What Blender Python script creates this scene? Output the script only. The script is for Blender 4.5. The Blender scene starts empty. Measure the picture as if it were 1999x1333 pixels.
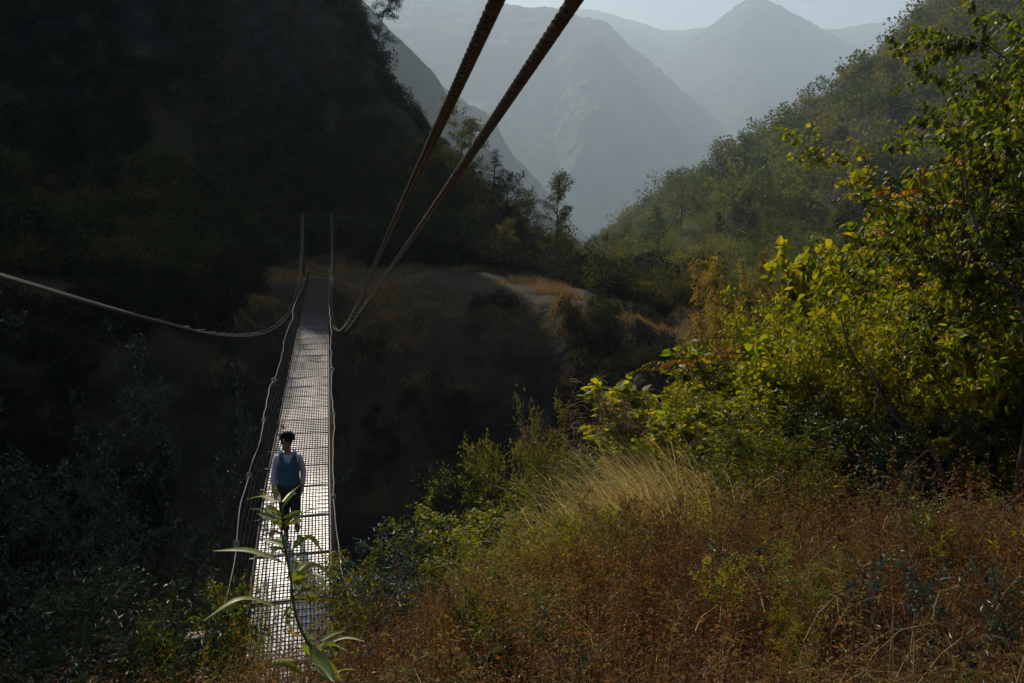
import bpy, math, random
import numpy as np
from mathutils import Vector
R = math.radians
S = bpy.context.scene
# ---------------------------------------------------------------- camera, sky, sun, exposure
W, H_ = 1999.0, 1333.0
F = 28.0 / 36.0 * W
YAW, PITCH = R(12.9), R(7.93)
cam = bpy.data.cameras.new('camera'); cam.lens = 28; cam.sensor_width = 36; cam.clip_start = .05; cam.clip_end = 30000
co = bpy.data.objects.new('camera', cam); S.collection.objects.link(co); S.camera = co
co.rotation_euler = (math.pi / 2 - PITCH, 0, -YAW)
SUN_EL, SUN_AZ = R(40), R(-12)          # azimuth from the bridge direction (+Y), negative = to the left
wd = bpy.data.worlds.new('World'); S.world = wd; wd.use_nodes = True
nt = wd.node_tree
sky = nt.nodes.new('ShaderNodeTexSky'); sky.sky_type = 'NISHITA'; sky.sun_disc = False
sky.sun_elevation = SUN_EL; sky.sun_rotation = SUN_AZ; sky.altitude = 1500; sky.air_density = 1.0; sky.dust_density = 9.0; sky.ozone_density = 1.0
bg = nt.nodes['Background']; bg.inputs[1].default_value = .065
nt.links.new(sky.outputs[0], bg.inputs[0])
sl = bpy.data.lights.new('sun', 'SUN'); sl.energy = 5; sl.angle = R(.5); sl.color = (1, .89, .72)
so = bpy.data.objects.new('sun', sl); S.collection.objects.link(so)
sd = Vector((math.sin(SUN_AZ) * math.cos(SUN_EL), math.cos(SUN_AZ) * math.cos(SUN_EL), math.sin(SUN_EL)))
so.rotation_euler = sd.to_track_quat('Z', 'Y').to_euler(); so.location = sd * 150
S.view_settings.view_transform = 'Standard'; S.view_settings.look = 'None'; S.view_settings.exposure = 0.6; S.view_settings.gamma = 1
S.cycles.use_denoising = True; S.cycles.max_bounces = 5; S.cycles.diffuse_bounces = 2; S.cycles.glossy_bounces = 2
S.cycles.transmission_bounces = 3; S.cycles.volume_bounces = 2; S.cycles.transparent_max_bounces = 4
HAZE_DENSITY = .00024

# ---------------------------------------------------------------- helpers
col = S.collection
cy_, sy_, cp_, sp_ = math.cos(YAW), math.sin(YAW), math.cos(PITCH), math.sin(PITCH)
def P(px, py, d):
    cx = (px - W / 2) / F; c = -(py - H_ / 2) / F
    fw = cp_ + c * sp_; up = c * cp_ - sp_
    return np.array([cx * cy_ + fw * sy_, -cx * sy_ + fw * cy_, up]) * d
def proj(p):
    p = np.atleast_2d(p); x = p[:, 0] * cy_ - p[:, 1] * sy_; y = p[:, 0] * sy_ + p[:, 1] * cy_; z = p[:, 2]
    d = y * cp_ - z * sp_; u = y * sp_ + z * cp_
    return W / 2 + F * x / d, H_ / 2 - F * u / d, d
def tag(o, label=None, cat=None, group=None, kind=None):
    if label: o['label'] = label
    if cat: o['category'] = cat
    if group: o['group'] = group
    if kind: o['kind'] = kind
    return o
def empty(name, loc=(0, 0, 0), rz=0):
    o = bpy.data.objects.new(name, None); col.objects.link(o); o.location = loc; o.rotation_euler = (0, 0, rz); return o
def obj(name, me, parent=None):
    o = bpy.data.objects.new(name, me); col.objects.link(o)
    if parent: o.parent = parent
    return o
def mesh(name, V, Fs, mat, rnd=None, smooth=False):
    """V (n,3); Fs: array (m,3|4) or list of such arrays"""
    if isinstance(Fs, np.ndarray): Fs = [Fs]
    V = np.asarray(V, np.float32)
    me = bpy.data.meshes.new(name)
    tot = np.concatenate([np.full(len(f), f.shape[1], np.int32) for f in Fs]); idx = np.concatenate([f.ravel() for f in Fs]).astype(np.int32)
    me.vertices.add(len(V)); me.vertices.foreach_set('co', V.ravel())
    me.loops.add(len(idx)); me.loops.foreach_set('vertex_index', idx)
    me.polygons.add(len(tot)); st = np.concatenate([[0], np.cumsum(tot)[:-1]]).astype(np.int32)
    me.polygons.foreach_set('loop_start', st); me.polygons.foreach_set('loop_total', tot)
    if rnd is not None:
        a = me.attributes.new('rnd', 'FLOAT', 'FACE'); a.data.foreach_set('value', np.asarray(rnd, np.float32))
    me.polygons.foreach_set('use_smooth', np.full(len(tot), smooth))
    me.update(calc_edges=True)
    if mat: me.materials.append(mat)
    return me
class MB:
    def __init__(s): s.V = []; s.F = {3: [], 4: []}; s.n = 0; s.R = {3: [], 4: []}
    def add(s, V, F, r=0.):
        V = np.asarray(V, float); F = np.asarray(F)
        if len(F) == 0: return
        s.V.append(V); k = F.shape[1]; s.F[k].append(F + s.n); s.R[k].append(np.broadcast_to(r, (len(F),)).astype(float)); s.n += len(V)
    def mesh(s, name, mat, smooth=False):
        Fs = [np.concatenate(s.F[k]) for k in (3, 4) if s.F[k]]; Rs = [np.concatenate(s.R[k]) for k in (3, 4) if s.R[k]]
        return mesh(name, np.concatenate(s.V), Fs, mat, np.concatenate(Rs), smooth)
    def box(s, c, sz, rz=0, r=0.):
        x, y, z = np.array(sz) / 2
        V = np.array([[-x, -y, -z], [x, -y, -z], [x, y, -z], [-x, y, -z], [-x, -y, z], [x, -y, z], [x, y, z], [-x, y, z]])
        a = np.array([[math.cos(rz), math.sin(rz), 0], [-math.sin(rz), math.cos(rz), 0], [0, 0, 1]])
        s.add(V @ a + np.array(c), np.array([[0, 3, 2, 1], [4, 5, 6, 7], [0, 1, 5, 4], [1, 2, 6, 5], [2, 3, 7, 6], [3, 0, 4, 7]]), r)
    def tube(s, pts, rad, n=6, cap=True, r=0., lobes=0, pitch=1, amp=.18):
        pts = np.asarray(pts, float); m = len(pts); rad = np.broadcast_to(rad, (m,))
        T = np.gradient(pts, axis=0); T /= np.linalg.norm(T, axis=1)[:, None] + 1e-9
        ref = np.array([0, 0, 1.]) if abs(T[:, 2]).mean() < .8 else np.array([1., 0, 0])
        A = np.cross(T, ref); A /= np.linalg.norm(A, axis=1)[:, None] + 1e-9; B = np.cross(T, A)
        th = np.linspace(0, 2 * math.pi, n, endpoint=False)[None, :]
        rr = rad[:, None] * np.ones((1, n))
        if lobes:
            L = np.concatenate([[0], np.cumsum(np.linalg.norm(np.diff(pts, axis=0), axis=1))])[:, None]
            rr = rr * (1 - amp + amp * np.abs(np.cos(lobes / 2 * (th - 2 * math.pi * L / pitch))) ** .6)
        V = pts[:, None] + rr[..., None] * (np.cos(th)[..., None] * A[:, None] + np.sin(th)[..., None] * B[:, None])
        i = np.arange(m - 1)[:, None] * n; j = np.arange(n)[None]; k = (np.arange(n)[None] + 1) % n
        Fq = np.stack([i + j, i + k, i + n + k, i + n + j], -1).reshape(-1, 4)
        s.add(V.reshape(-1, 3), Fq, r)
        if cap:
            b = s.n - m * n
            for o_, rev in ((0, True), ((m - 1) * n, False)):
                ids = [b + o_ + q for q in range(n)]
                if rev: ids = ids[::-1]
                for q in range(1, n - 1): s.F[3].append(np.array([[ids[0], ids[q], ids[q + 1]]])); s.R[3].append(np.array([float(r)]))
def smooth_path(pts, n):
    pts = np.asarray(pts, float); L = np.r_[0, np.cumsum(np.linalg.norm(np.diff(pts, axis=0), axis=1))]
    d = np.diff(pts, axis=0) / np.diff(L)[:, None]; h = np.diff(L)[:, None]
    m = np.vstack([d[:1], (d[:-1] * h[1:] + d[1:] * h[:-1]) / (h[1:] + h[:-1]), d[-1:]]) if len(pts) > 2 else np.vstack([d, d])
    t = np.linspace(0, L[-1], n); i = np.clip(np.searchsorted(L, t, 'right') - 1, 0, len(pts) - 2)
    H = (L[i + 1] - L[i])[:, None]; u = (t - L[i])[:, None] / H
    return (2 * u ** 3 - 3 * u ** 2 + 1) * pts[i] + (u ** 3 - 2 * u ** 2 + u) * H * m[i] + (-2 * u ** 3 + 3 * u ** 2) * pts[i + 1] + (u ** 3 - u ** 2) * H * m[i + 1]
def hsh(i, j, s):
    n = (i * 374761393 + j * 668265263 + s * 982451653) & 0x7fffffff
    n = ((n ^ (n >> 13)) * 1274126177) & 0x7fffffff
    return ((n ^ (n >> 16)) & 0xffff) / 65535.0
def vnoise(x, y, s=0):
    i = np.floor(x).astype(np.int64); j = np.floor(y).astype(np.int64); u = x - i; v = y - j
    u = u * u * (3 - 2 * u); v = v * v * (3 - 2 * v)
    return (hsh(i, j, s) * (1 - u) + hsh(i + 1, j, s) * u) * (1 - v) + (hsh(i, j + 1, s) * (1 - u) + hsh(i + 1, j + 1, s) * u) * v - .5
def fbm(x, y, o=4, s=0):
    r = 0; a = 1.
    for k in range(o): r = r + a * vnoise(x * 2 ** k, y * 2 ** k, s + k * 7); a *= .5
    return r

# ---------------------------------------------------------------- materials
def new_mat(name):
    m = bpy.data.materials.new(name); m.use_nodes = True; n = m.node_tree; n.nodes.clear()
    out = n.nodes.new('ShaderNodeOutputMaterial'); return m, n, out
def ramp(n, cols, src):
    r = n.nodes.new('ShaderNodeValToRGB'); e = r.color_ramp.elements
    while len(e) < len(cols): e.new(.5)
    for k, c in enumerate(cols):
        e[k].position = k / (len(cols) - 1); e[k].color = (*c, 1)
    n.links.new(src, r.inputs[0]); return r
def leafmat(name, cols, trans=.45, rough=.4, spec=.5, tint=(1.5, 1.35, .5)):
    m, n, out = new_mat(name)
    at = n.nodes.new('ShaderNodeAttribute'); at.attribute_name = 'rnd'
    rp = ramp(n, cols, at.outputs['Fac'])
    oi = n.nodes.new('ShaderNodeObjectInfo'); hv = n.nodes.new('ShaderNodeHueSaturation')
    mr = n.nodes.new('ShaderNodeMapRange'); mr.inputs['To Min'].default_value = .75; mr.inputs['To Max'].default_value = 1.3
    n.links.new(oi.outputs['Random'], mr.inputs['Value']); n.links.new(mr.outputs[0], hv.inputs['Value']); n.links.new(rp.outputs[0], hv.inputs['Color'])
    pb = n.nodes.new('ShaderNodeBsdfPrincipled'); pb.inputs['Roughness'].default_value = rough; pb.inputs['Specular IOR Level'].default_value = spec
    n.links.new(hv.outputs[0], pb.inputs['Base Color'])
    tr = n.nodes.new('ShaderNodeBsdfTranslucent')
    mx = n.nodes.new('ShaderNodeMix'); mx.data_type = 'RGBA'; mx.blend_type = 'MULTIPLY'; mx.inputs[0].default_value = 1
    n.links.new(hv.outputs[0], mx.inputs[6]); mx.inputs[7].default_value = (*tint, 1)
    n.links.new(mx.outputs[2], tr.inputs[0])
    ms = n.nodes.new('ShaderNodeMixShader'); ms.inputs[0].default_value = trans
    n.links.new(pb.outputs[0], ms.inputs[1]); n.links.new(tr.outputs[0], ms.inputs[2]); n.links.new(ms.outputs[0], out.inputs[0])
    return m
def mat(name, c1, c2=None, scale=5, rough=.7, metal=0, bump=0, spec=.5, detail=6, c3=None, vary=0):
    m, n, out = new_mat(name); pb = n.nodes.new('ShaderNodeBsdfPrincipled'); n.links.new(pb.outputs[0], out.inputs[0])
    pb.inputs['Roughness'].default_value = rough; pb.inputs['Metallic'].default_value = metal; pb.inputs['Specular IOR Level'].default_value = spec
    tc = n.nodes.new('ShaderNodeTexCoord'); nz = n.nodes.new('ShaderNodeTexNoise'); nz.inputs['Scale'].default_value = scale; nz.inputs['Detail'].default_value = detail
    n.links.new(tc.outputs['Object'], nz.inputs['Vector'])
    st = n.nodes.new('ShaderNodeMapRange'); st.inputs[1].default_value = .3; st.inputs[2].default_value = .7; n.links.new(nz.outputs['Fac'], st.inputs[0])
    cs = [c1, c2 or c1] + ([c3] if c3 else [])
    rp = ramp(n, cs, st.outputs[0]); n.links.new(rp.outputs[0], pb.inputs['Base Color'])
    if vary:      # each plate weathered a little differently
        oi = n.nodes.new('ShaderNodeObjectInfo'); hv = n.nodes.new('ShaderNodeHueSaturation'); mr = n.nodes.new('ShaderNodeMapRange')
        mr.inputs['To Min'].default_value = 1 - vary * .7; mr.inputs['To Max'].default_value = 1 + vary * .4
        n.links.new(oi.outputs['Random'], mr.inputs['Value']); n.links.new(mr.outputs[0], hv.inputs['Value']); n.links.new(rp.outputs[0], hv.inputs['Color']); n.links.new(hv.outputs[0], pb.inputs['Base Color'])
    if bump:
        b = n.nodes.new('ShaderNodeBump'); b.inputs['Strength'].default_value = 1; b.inputs['Distance'].default_value = bump
        n.links.new(nz.outputs['Fac'], b.inputs['Height']); n.links.new(b.outputs[0], pb.inputs['Normal'])
    return m
M = dict(
  bark=mat('bark', (.02, .015, .011), (.07, .05, .035), 9, .9, bump=.01),
  twig=mat('twig', (.05, .028, .018), (.10, .06, .035), 20, .8),
  pale_twig=mat('pale_twig', (.22, .17, .09), (.35, .28, .16), 20, .7),
  cable=mat('rusty_cable', (.06, .044, .036), (.19, .14, .115), 60, .3, .3, bump=.001),
  wire=mat('dark_wire', (.012, .011, .011), (.03, .024, .02), 20, .6, .3),
  mesh_wire=mat('mesh_wire', (.03, .02, .016), (.06, .04, .03), 12, .7, .2),
  plate=mat('galvanised_plate', (.33, .31, .31), (.56, .55, .57), 7, .42, .25, bump=.003, c3=(.46, .45, .47), vary=.3),
  rope=mat('pale_rope', (.18, .14, .11), (.30, .25, .20), 40, .8, bump=.002),
  steel=mat('dark_steel', (.03, .03, .032), (.06, .055, .05), 14, .5, .4),
  concrete=mat('concrete', (.18, .17, .16), (.3, .29, .27), 6, .9, bump=.01),
  skin=mat('skin', (.26, .15, .10), (.32, .19, .13), 8, .5),
  hair=mat('hair', (.008, .006, .005), (.02, .015, .012), 60, .5, bump=.004),
  white_cloth=mat('pale_cloth', (.42, .40, .44), (.5, .48, .52), 30, .9, bump=.002),
  blue_cloth=mat('blue_cloth', (.035, .08, .15), (.05, .11, .19), 12, .8, bump=.003),
  black_cloth=mat('black_cloth', (.009, .009, .011), (.016, .016, .018), 14, .85, bump=.004),
  mark=mat('dark_mark', (.02, .03, .05), (.02, .03, .05), 5, .8),
  sole=mat('sole', (.3, .28, .26), (.4, .38, .35), 20, .7),
  roof=mat('tin_roof', (.2, .21, .22), (.4, .4, .4), 4, .5, .3),
  wall=mat('plaster_wall', (.18, .16, .13), (.3, .27, .23), 3, .9),
  water=mat('water', (.02, .035, .03), (.03, .05, .045), 2, .1, bump=.02),
)
# leaves: (ramp colours over the random leaf value)
YG = [(.06, .085, .006), (.10, .125, .008), (.16, .165, .010), (.24, .185, .012)]
M['lime'] = leafmat('lime_leaf', [(.09, .13, .006), (.13, .165, .008), (.18, .19, .009), (.24, .19, .012)], .66, .45, .35, (1.9, 1.7, .55))
M['yellow_green'] = leafmat('yellow_green_leaf', YG, .64, .42, .35, (1.9, 1.7, .55))
M['green'] = leafmat('green_leaf', [(.028, .050, .007), (.05, .078, .008), (.08, .105, .010), (.14, .14, .014)], .62, .4, .4, (1.9, 1.7, .55))
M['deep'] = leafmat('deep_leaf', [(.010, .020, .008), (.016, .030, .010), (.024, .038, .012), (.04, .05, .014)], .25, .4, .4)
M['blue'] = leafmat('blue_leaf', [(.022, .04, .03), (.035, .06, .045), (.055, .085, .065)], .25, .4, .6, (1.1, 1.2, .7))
M['shade'] = leafmat('shaded_blue_leaf', [(.014, .026, .020), (.024, .04, .03), (.036, .056, .042)], .2, .4, .45, (1.1, 1.2, .7))  # darker copy of blue: shade and sky reflection put into the leaf colour
M['orange'] = leafmat('orange_leaf', [(.30, .24, .015), (.38, .22, .015), (.45, .19, .015), (.40, .11, .015)], .6, .4, .4, (1.3, 1.0, .5))
M['brown'] = leafmat('brown_leaf', [(.034, .012, .006), (.078, .031, .011), (.135, .062, .020), (.22, .145, .045), (.15, .135, .03)], .5, .6, .25, (1.5, 1.15, .65))
M['weed_stem'] = leafmat('weed_stem', [(.045, .016, .008), (.09, .036, .014), (.17, .08, .03), (.30, .20, .08)], .2, .5, .3, (1.2, 1.0, .6))
M['weed_green'] = leafmat('weed_green_leaf', [(.06, .08, .016), (.10, .115, .022), (.15, .15, .035), (.19, .15, .04)], .4, .4, .5)
M['straw'] = leafmat('straw', [(.24, .18, .07), (.38, .30, .13), (.56, .47, .26), (.26, .25, .07)], .5, .45, .5, (1.2, 1.05, .7))
M['tan_grass'] = leafmat('tan_grass', [(.18, .10, .035), (.26, .16, .055), (.34, .23, .085), (.16, .15, .035)], .35, .6, .3, (1.2, 1.0, .7))
M['plume'] = leafmat('plume', [(.22, .16, .035), (.28, .20, .05), (.32, .25, .06), (.18, .19, .03)], .5, .6, .3, (1.3, 1.1, .6))
M['seed'] = leafmat('seed_head', [(.2, .12, .07), (.3, .19, .11), (.4, .26, .15)], .3, .7, .3, (1.1, 1, .8))
M['hero'] = leafmat('hero_leaf', [(.10, .14, .02), (.13, .18, .03), (.17, .21, .05), (.21, .22, .06)], .45, .42, .5, (1.35, 1.25, .4))
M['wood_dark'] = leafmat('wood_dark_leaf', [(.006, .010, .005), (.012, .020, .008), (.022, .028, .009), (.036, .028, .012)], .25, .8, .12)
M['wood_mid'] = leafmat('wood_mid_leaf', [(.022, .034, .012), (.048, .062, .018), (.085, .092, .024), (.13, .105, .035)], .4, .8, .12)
M['hill_tree'] = leafmat('hill_tree_leaf', [(.016, .034, .010), (.06, .09, .022), (.12, .145, .034), (.20, .15, .05)], .45, .8, .1)

# ---------------------------------------------------------------- leaf, branch and grass generators
HEART = (np.array([[0, 0, 0], [.12, .36, .07], [.55, .32, .05], [1, 0, -.14], [.55, -.32, .05], [.12, -.36, .07]]), np.array([[0, 2, 1], [0, 3, 2], [0, 4, 3], [0, 5, 4]]))
OVAL = (np.array([[0, 0, 0], [.4, .24, .05], [1, 0, -.1], [.4, -.24, .05]]), np.array([[0, 2, 1], [0, 3, 2]]))
LANCE = (np.array([[0, 0, 0], [.4, .11, .03], [1, 0, -.2], [.4, -.11, .03]]), np.array([[0, 2, 1], [0, 3, 2]]))
BLOB = (np.array([[0, 0, 0], [.5, .5, .12], [1, 0, -.1], [.5, -.5, .12]]), np.array([[0, 2, 1], [0, 3, 2]]))
def put_leaves(rng, pos, dirs, size, tpl, tilt=.8, rnd=None):
    pos = np.asarray(pos); n = len(pos)
    X = dirs / (np.linalg.norm(dirs, axis=1)[:, None] + 1e-9)
    U = np.array([0, 0, 1.]) + rng.normal(0, tilt, (n, 3))
    Y = np.cross(U, X); Y /= np.linalg.norm(Y, axis=1)[:, None] + 1e-9; Z = np.cross(X, Y)
    T, Ft = tpl; s = np.broadcast_to(size, (n,))[:, None, None]
    V = pos[:, None] + s * (T[None, :, 0, None] * X[:, None] + T[None, :, 1, None] * Y[:, None] + T[None, :, 2, None] * Z[:, None])
    Fa = (Ft[None] + (np.arange(n) * len(T))[:, None, None]).reshape(-1, 3)
    r = rng.random(n) if rnd is None else rnd
    return V.reshape(-1, 3), Fa, np.repeat(r, len(Ft))
def branch(rng, p, d, L, n=5, wob=.12, droop=0., up=0.):
    pts = [p]; d = d / np.linalg.norm(d)
    for k in range(n):
        d = d + rng.normal(0, wob, 3) + np.array([0, 0, up - droop * (k + 1) / n]); d /= np.linalg.norm(d)
        pts.append(pts[-1] + d * L / n)
    return np.array(pts)
def grow(rng, h, r0, stems=1, lean=.25, nbr=12, blen=.4, start=.25, ang=.9, sub=4, subl=.4, droop=.05, shape='round', leaves=1500, lsize=.1, tpl=OVAL, ldroop=.3, spread=.06, base=.1, wob=.1, dead=0, lead=True):
    """returns (wood MB, leaf MB). Crown built from branches that carry sub-branches that carry leaves."""
    wood, lf = MB(), MB(); anchors = []
    for s in range(stems):
        a = rng.random() * 6.28
        d = np.array([math.cos(a) * lean, math.sin(a) * lean, 1.]) if stems > 1 else np.array([rng.normal(0, lean * .3), rng.normal(0, lean * .3), 1.])
        p0 = np.array([math.cos(a) * base, math.sin(a) * base, -.25]) if stems > 1 else np.array([0, 0, -.3])
        hh = h * (rng.uniform(.65, 1) if stems > 1 else 1)
        tr = branch(rng, p0, d, hh + .25, 9, wob * .5, up=.02)
        rr = r0 * (1 if stems == 1 else .7)
        wood.tube(tr, rr * np.linspace(1, .15, len(tr)), 7)
        for b in range(nbr):
            t = start + (1 - start) * (b + rng.random()) / nbr
            i = t * (len(tr) - 1); k = min(int(i), len(tr) - 2); p = tr[k] + (tr[k + 1] - tr[k]) * (i - k)
            q = (t - start) / (1 - start)
            f = {'round': math.sqrt(max(.06, 1 - (2 * q - .9) ** 2 * .85)), 'cone': 1.05 - q, 'top': .35 + .75 * q, 'even': .8}[shape]
            L = blen * h * f * rng.uniform(.6, 1.15)
            az = b * 2.4 + rng.normal(0, .5); an = ang * (1.25 - .5 * q)
            bd = np.array([math.cos(az) * math.sin(an), math.sin(az) * math.sin(an), math.cos(an)])
            bp = branch(rng, p, bd, L, 5, wob, droop)
            wood.tube(bp, rr * .42 * np.linspace(1, .2, len(bp)) * (1.15 - .6 * t), 5, cap=False)
            if rng.random() < dead: continue
            anchors.append(bp[2:])
            for c in range(sub):
                j = rng.integers(1, len(bp)); sdv = (bp[min(j, len(bp) - 1)] - bp[j - 1]); sdv /= np.linalg.norm(sdv) + 1e-9
                sb = branch(rng, bp[j], sdv + rng.normal(0, .6, 3), L * subl * rng.uniform(.6, 1.2), 3, wob * 1.3, droop)
                wood.tube(sb, rr * .12 * np.linspace(1, .4, len(sb)), 3, cap=False)
                anchors.append(sb)
        if lead: anchors.append(tr[-3:])
    lens = np.array([np.linalg.norm(np.diff(a, axis=0), axis=1).sum() for a in anchors]); pr = lens / lens.sum()
    cnt = rng.multinomial(leaves, pr); pos, dr = [], []
    for a, c in zip(anchors, cnt):
        if c == 0: continue
        t = rng.random(c) ** .7 * (len(a) - 1); k = np.clip(t.astype(int), 0, len(a) - 2)
        seg = a[k + 1] - a[k]; pos.append(a[k] + seg * (t - k)[:, None] + rng.normal(0, spread, (c, 3)))
        sg = seg / (np.linalg.norm(seg, axis=1)[:, None] + 1e-9); v = sg * .6 + rng.normal(0, .7, (c, 3)); v[:, 2] -= ldroop; dr.append(v)
    pos = np.concatenate(pos); dr = np.concatenate(dr)
    V, Fa, r = put_leaves(rng, pos, dr, lsize * rng.uniform(.6, 1.25, len(pos)), tpl)
    lf.add(V, Fa, r)
    return wood, lf
def blades(rng, base, dirs, height, width, bend, segs=4, rnd=None):
    """grass blades: base (n,3), dirs horizontal lean (n,2)"""
    n = len(base); t = np.linspace(0, 1, segs + 1)
    h = np.broadcast_to(height, (n,)); w = np.broadcast_to(width, (n,)); b = np.broadcast_to(bend, (n,))
    ph = rng.random(n) * 6.28; side = np.stack([np.cos(ph), np.sin(ph), 0 * ph], 1)
    ang = b[:, None] * t[None] ** 1.3
    dx = np.concatenate([np.zeros((n, 1)), np.cumsum(np.sin(ang[:, 1:]) / segs, 1)], 1); dz = np.concatenate([np.zeros((n, 1)), np.cumsum(np.cos(ang[:, 1:]) / segs, 1)], 1)
    D = np.concatenate([dirs, np.zeros((n, 1))], 1)
    C = base[:, None] + h[:, None, None] * (dx[..., None] * D[:, None] + dz[..., None] * np.array([0, 0, 1.]))
    ww = (w[:, None] * (1 - t[None] ** 1.5 * .85))[..., None] * side[:, None] * .5
    V = np.stack([C - ww, C + ww], 2).reshape(n, -1, 3)
    k = np.arange(segs); Fq = np.stack([2 * k, 2 * k + 1, 2 * k + 3, 2 * k + 2], 1)
    Fa = (Fq[None] + (np.arange(n) * 2 * (segs + 1))[:, None, None]).reshape(-1, 4)
    r = rng.random(n) if rnd is None else rnd
    return V.reshape(-1, 3), Fa, np.repeat(r, segs), C

# ---------------------------------------------------------------- the ground: one sheet from the camera's slope over the gorge to the valley
cps = [(x, y, z) for x, y, z in [
  # near slope (metres)
  (0, -12, -.8), (-10, -8, -2.5), (12, -10, .5), (0, -2, -1.5), (0, .5, -1.8), (-3, 2, -2.8), (3, 2, -1.9), (0, 3.5, -2.75), (3, 4.5, -2.7), (-1, 6, -3.9), (-.7, 9.3, -5.75), (2, 7, -3.55), (4, 8, -3.5),
  (-4, 7, -5.0), (-7, 5, -5.2), (-12, 2, -6.5), (-8, 11, -8.5), (-3, 12, -8.2), (-.7, 11.5, -7.8), (1.5, 10.5, -5.6), (3, 11.3, -4.9), (5, 12.5, -4.9), (7, 9, -3.3), (8, 14, -4.6), (11, 13, -4.1), (7, 4, -2.1), (12, 6, -2.0), (14, 11, -3.0), (18, 14, -2.5), (22, 8, .5),
  (12, 18, -5.5), (17, 20, -5.4), (25, 22, -3.6), (35, 22, -1), (40, 10, 3), (14, 24, -8), (22, 30, -7.4), (35, 34, -5),
  # gorge
  (-.7, 15, -15), (4, 16, -15), (-8, 16, -17), (-20, 12, -18), (9, 20, -13), (-1, 24, -24), (-15, 22, -25), (-35, 15, -27), (8, 27, -24), (-1, 34, -25), (10, 34, -23), (-20, 30, -25), (-40, 28, -25), (18, 32, -19), (-60, 15, -20),
  # far bank wall top and foot
  (-1, 46, -14), (10, 43, -15), (-12, 44, -16), (-25, 40, -15), (-45, 36, -12), (20, 40, -11), (26, 42, -10),
  ]]
for px, py, d in [(560, 566, 54), (640, 543, 58), (620, 541, 60), (500, 590, 50), (400, 610, 50), (300, 650, 47), (150, 640, 46), (0, 620, 44), (760, 546, 55), (860, 552, 54), (950, 566, 52), (1020, 585, 51), (1100, 612, 49), (1180, 650, 47), (1240, 692, 45), (1320, 680, 42),
  (1100, 560, 62), (1200, 600, 58), (1300, 622, 56), (1380, 640, 52), (760, 530, 62), (900, 535, 62), (1000, 545, 62), (1300, 570, 80), (1400, 600, 70), (1500, 590, 60), (1600, 560, 60), (1200, 555, 80),
  (1240, 760, 41), (1100, 760, 44), (900, 680, 49), (750, 660, 50),
  # left hillside behind the ledge
  (620, 500, 68), (450, 520, 62), (300, 500, 60), (100, 480, 56), (-100, 480, 50), (600, 300, 78), (400, 300, 75), (200, 300, 70), (0, 300, 66), (-200, 300, 60), (600, 100, 88), (400, 50, 86), (200, 0, 82), (0, 0, 76), (-250, 0, 70),
  (700, 400, 76), (770, 400, 76), (800, 480, 68), (900, 500, 68), (850, 420, 76), (720, 200, 86),
  # silhouette of the left cliff and its spur; unseen crest heights set for sun and shade
  (714, 60, 97), (706, 10, 99), (672, -50, 103), (628, -110, 106), (580, -300, 108), (545, -500, 110), (440, -560, 112), (345, -600, 112), (300, -680, 111), (255, -900, 110), (200, -960, 110), (60, -980, 106), (-200, -1050, 98), (-500, -350, 80),
  (766, 170, 94), (816, 275, 90), (890, 340, 88), (960, 400, 86), (1020, 465, 84), (1080, 522, 82), (1140, 545, 80), (1200, 548, 84),
  # valley and right hill
  (1150, 490, 170), (1150, 478, 320), (1260, 520, 120), (1320, 540, 100), (1180, 520, 130), (1230, 488, 150), (1290, 450, 160), (1340, 425, 170), (1400, 400, 180), (1460, 370, 200), (1500, 350, 215), (1560, 330, 225),
  (1290, 470, 205), (1340, 455, 220), (1400, 425, 240), (1460, 395, 255), (1240, 500, 200),
  (1340, 480, 150), (1450, 460, 150), (1450, 520, 120), (1550, 520, 110), (1550, 440, 160), (1650, 560, 90), (1650, 420, 170), (1650, 300, 215), (1800, 400, 150), (1999, 400, 120), (1800, 250, 220), (1999, 200, 190), (2200, 300, 130),
  (1300, 385, 330), (1230, 425, 340), (1380, 345, 320), (1400, 345, 300), (1440, 315, 290), (1500, 262, 300), (1560, 220, 310), (1640, 165, 320), (1720, 100, 330), (1800, 20, 340), (1900, -60, 345), (2050, -160, 340), (2300, -200, 300), (2600, -100, 250)]:
    cps.append(tuple(P(px, py, d)))
cps += [(-30, 150, 10), (-10, 150, 0), (10, 140, -10), (25, 130, -14), (30, 170, -18), (-80, 150, 60), (-130, 60, 40), (-150, 0, 30), (60, 420, -25), (120, 500, -35), (-60, 300, -20), (-150, 300, 0), (220, 480, 30), (330, 450, 70), (300, 600, -20), (0, 700, -60), (100, 800, -70), (-400, 400, -40), (-400, 0, 40), (500, 300, 90), (400, 0, 60), (0, -300, 40), (300, -200, 60), (-300, -200, 30), (-600, 900, -90), (900, 900, -60), (0, 1000, -90)]
CP = np.array(cps, float)
def warp(x, y):  # compress far distances so near detail is kept
    r = np.hypot(x, y) + 1e-6; q = 20 * np.log1p(r / 20); return np.stack([x / r * q, y / r * q], -1)
_c = warp(CP[:, 0], CP[:, 1]); _D = np.linalg.norm(_c[:, None] - _c[None], axis=-1); _n = len(_c)
_A = np.zeros((_n + 3, _n + 3)); _A[:_n, :_n] = _D - np.eye(_n) * .08; _Pm = np.c_[np.ones(_n), _c]; _A[:_n, _n:] = _Pm; _A[_n:, :_n] = _Pm.T
_w = np.linalg.solve(_A, np.r_[CP[:, 2], np.zeros(3)])
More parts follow.
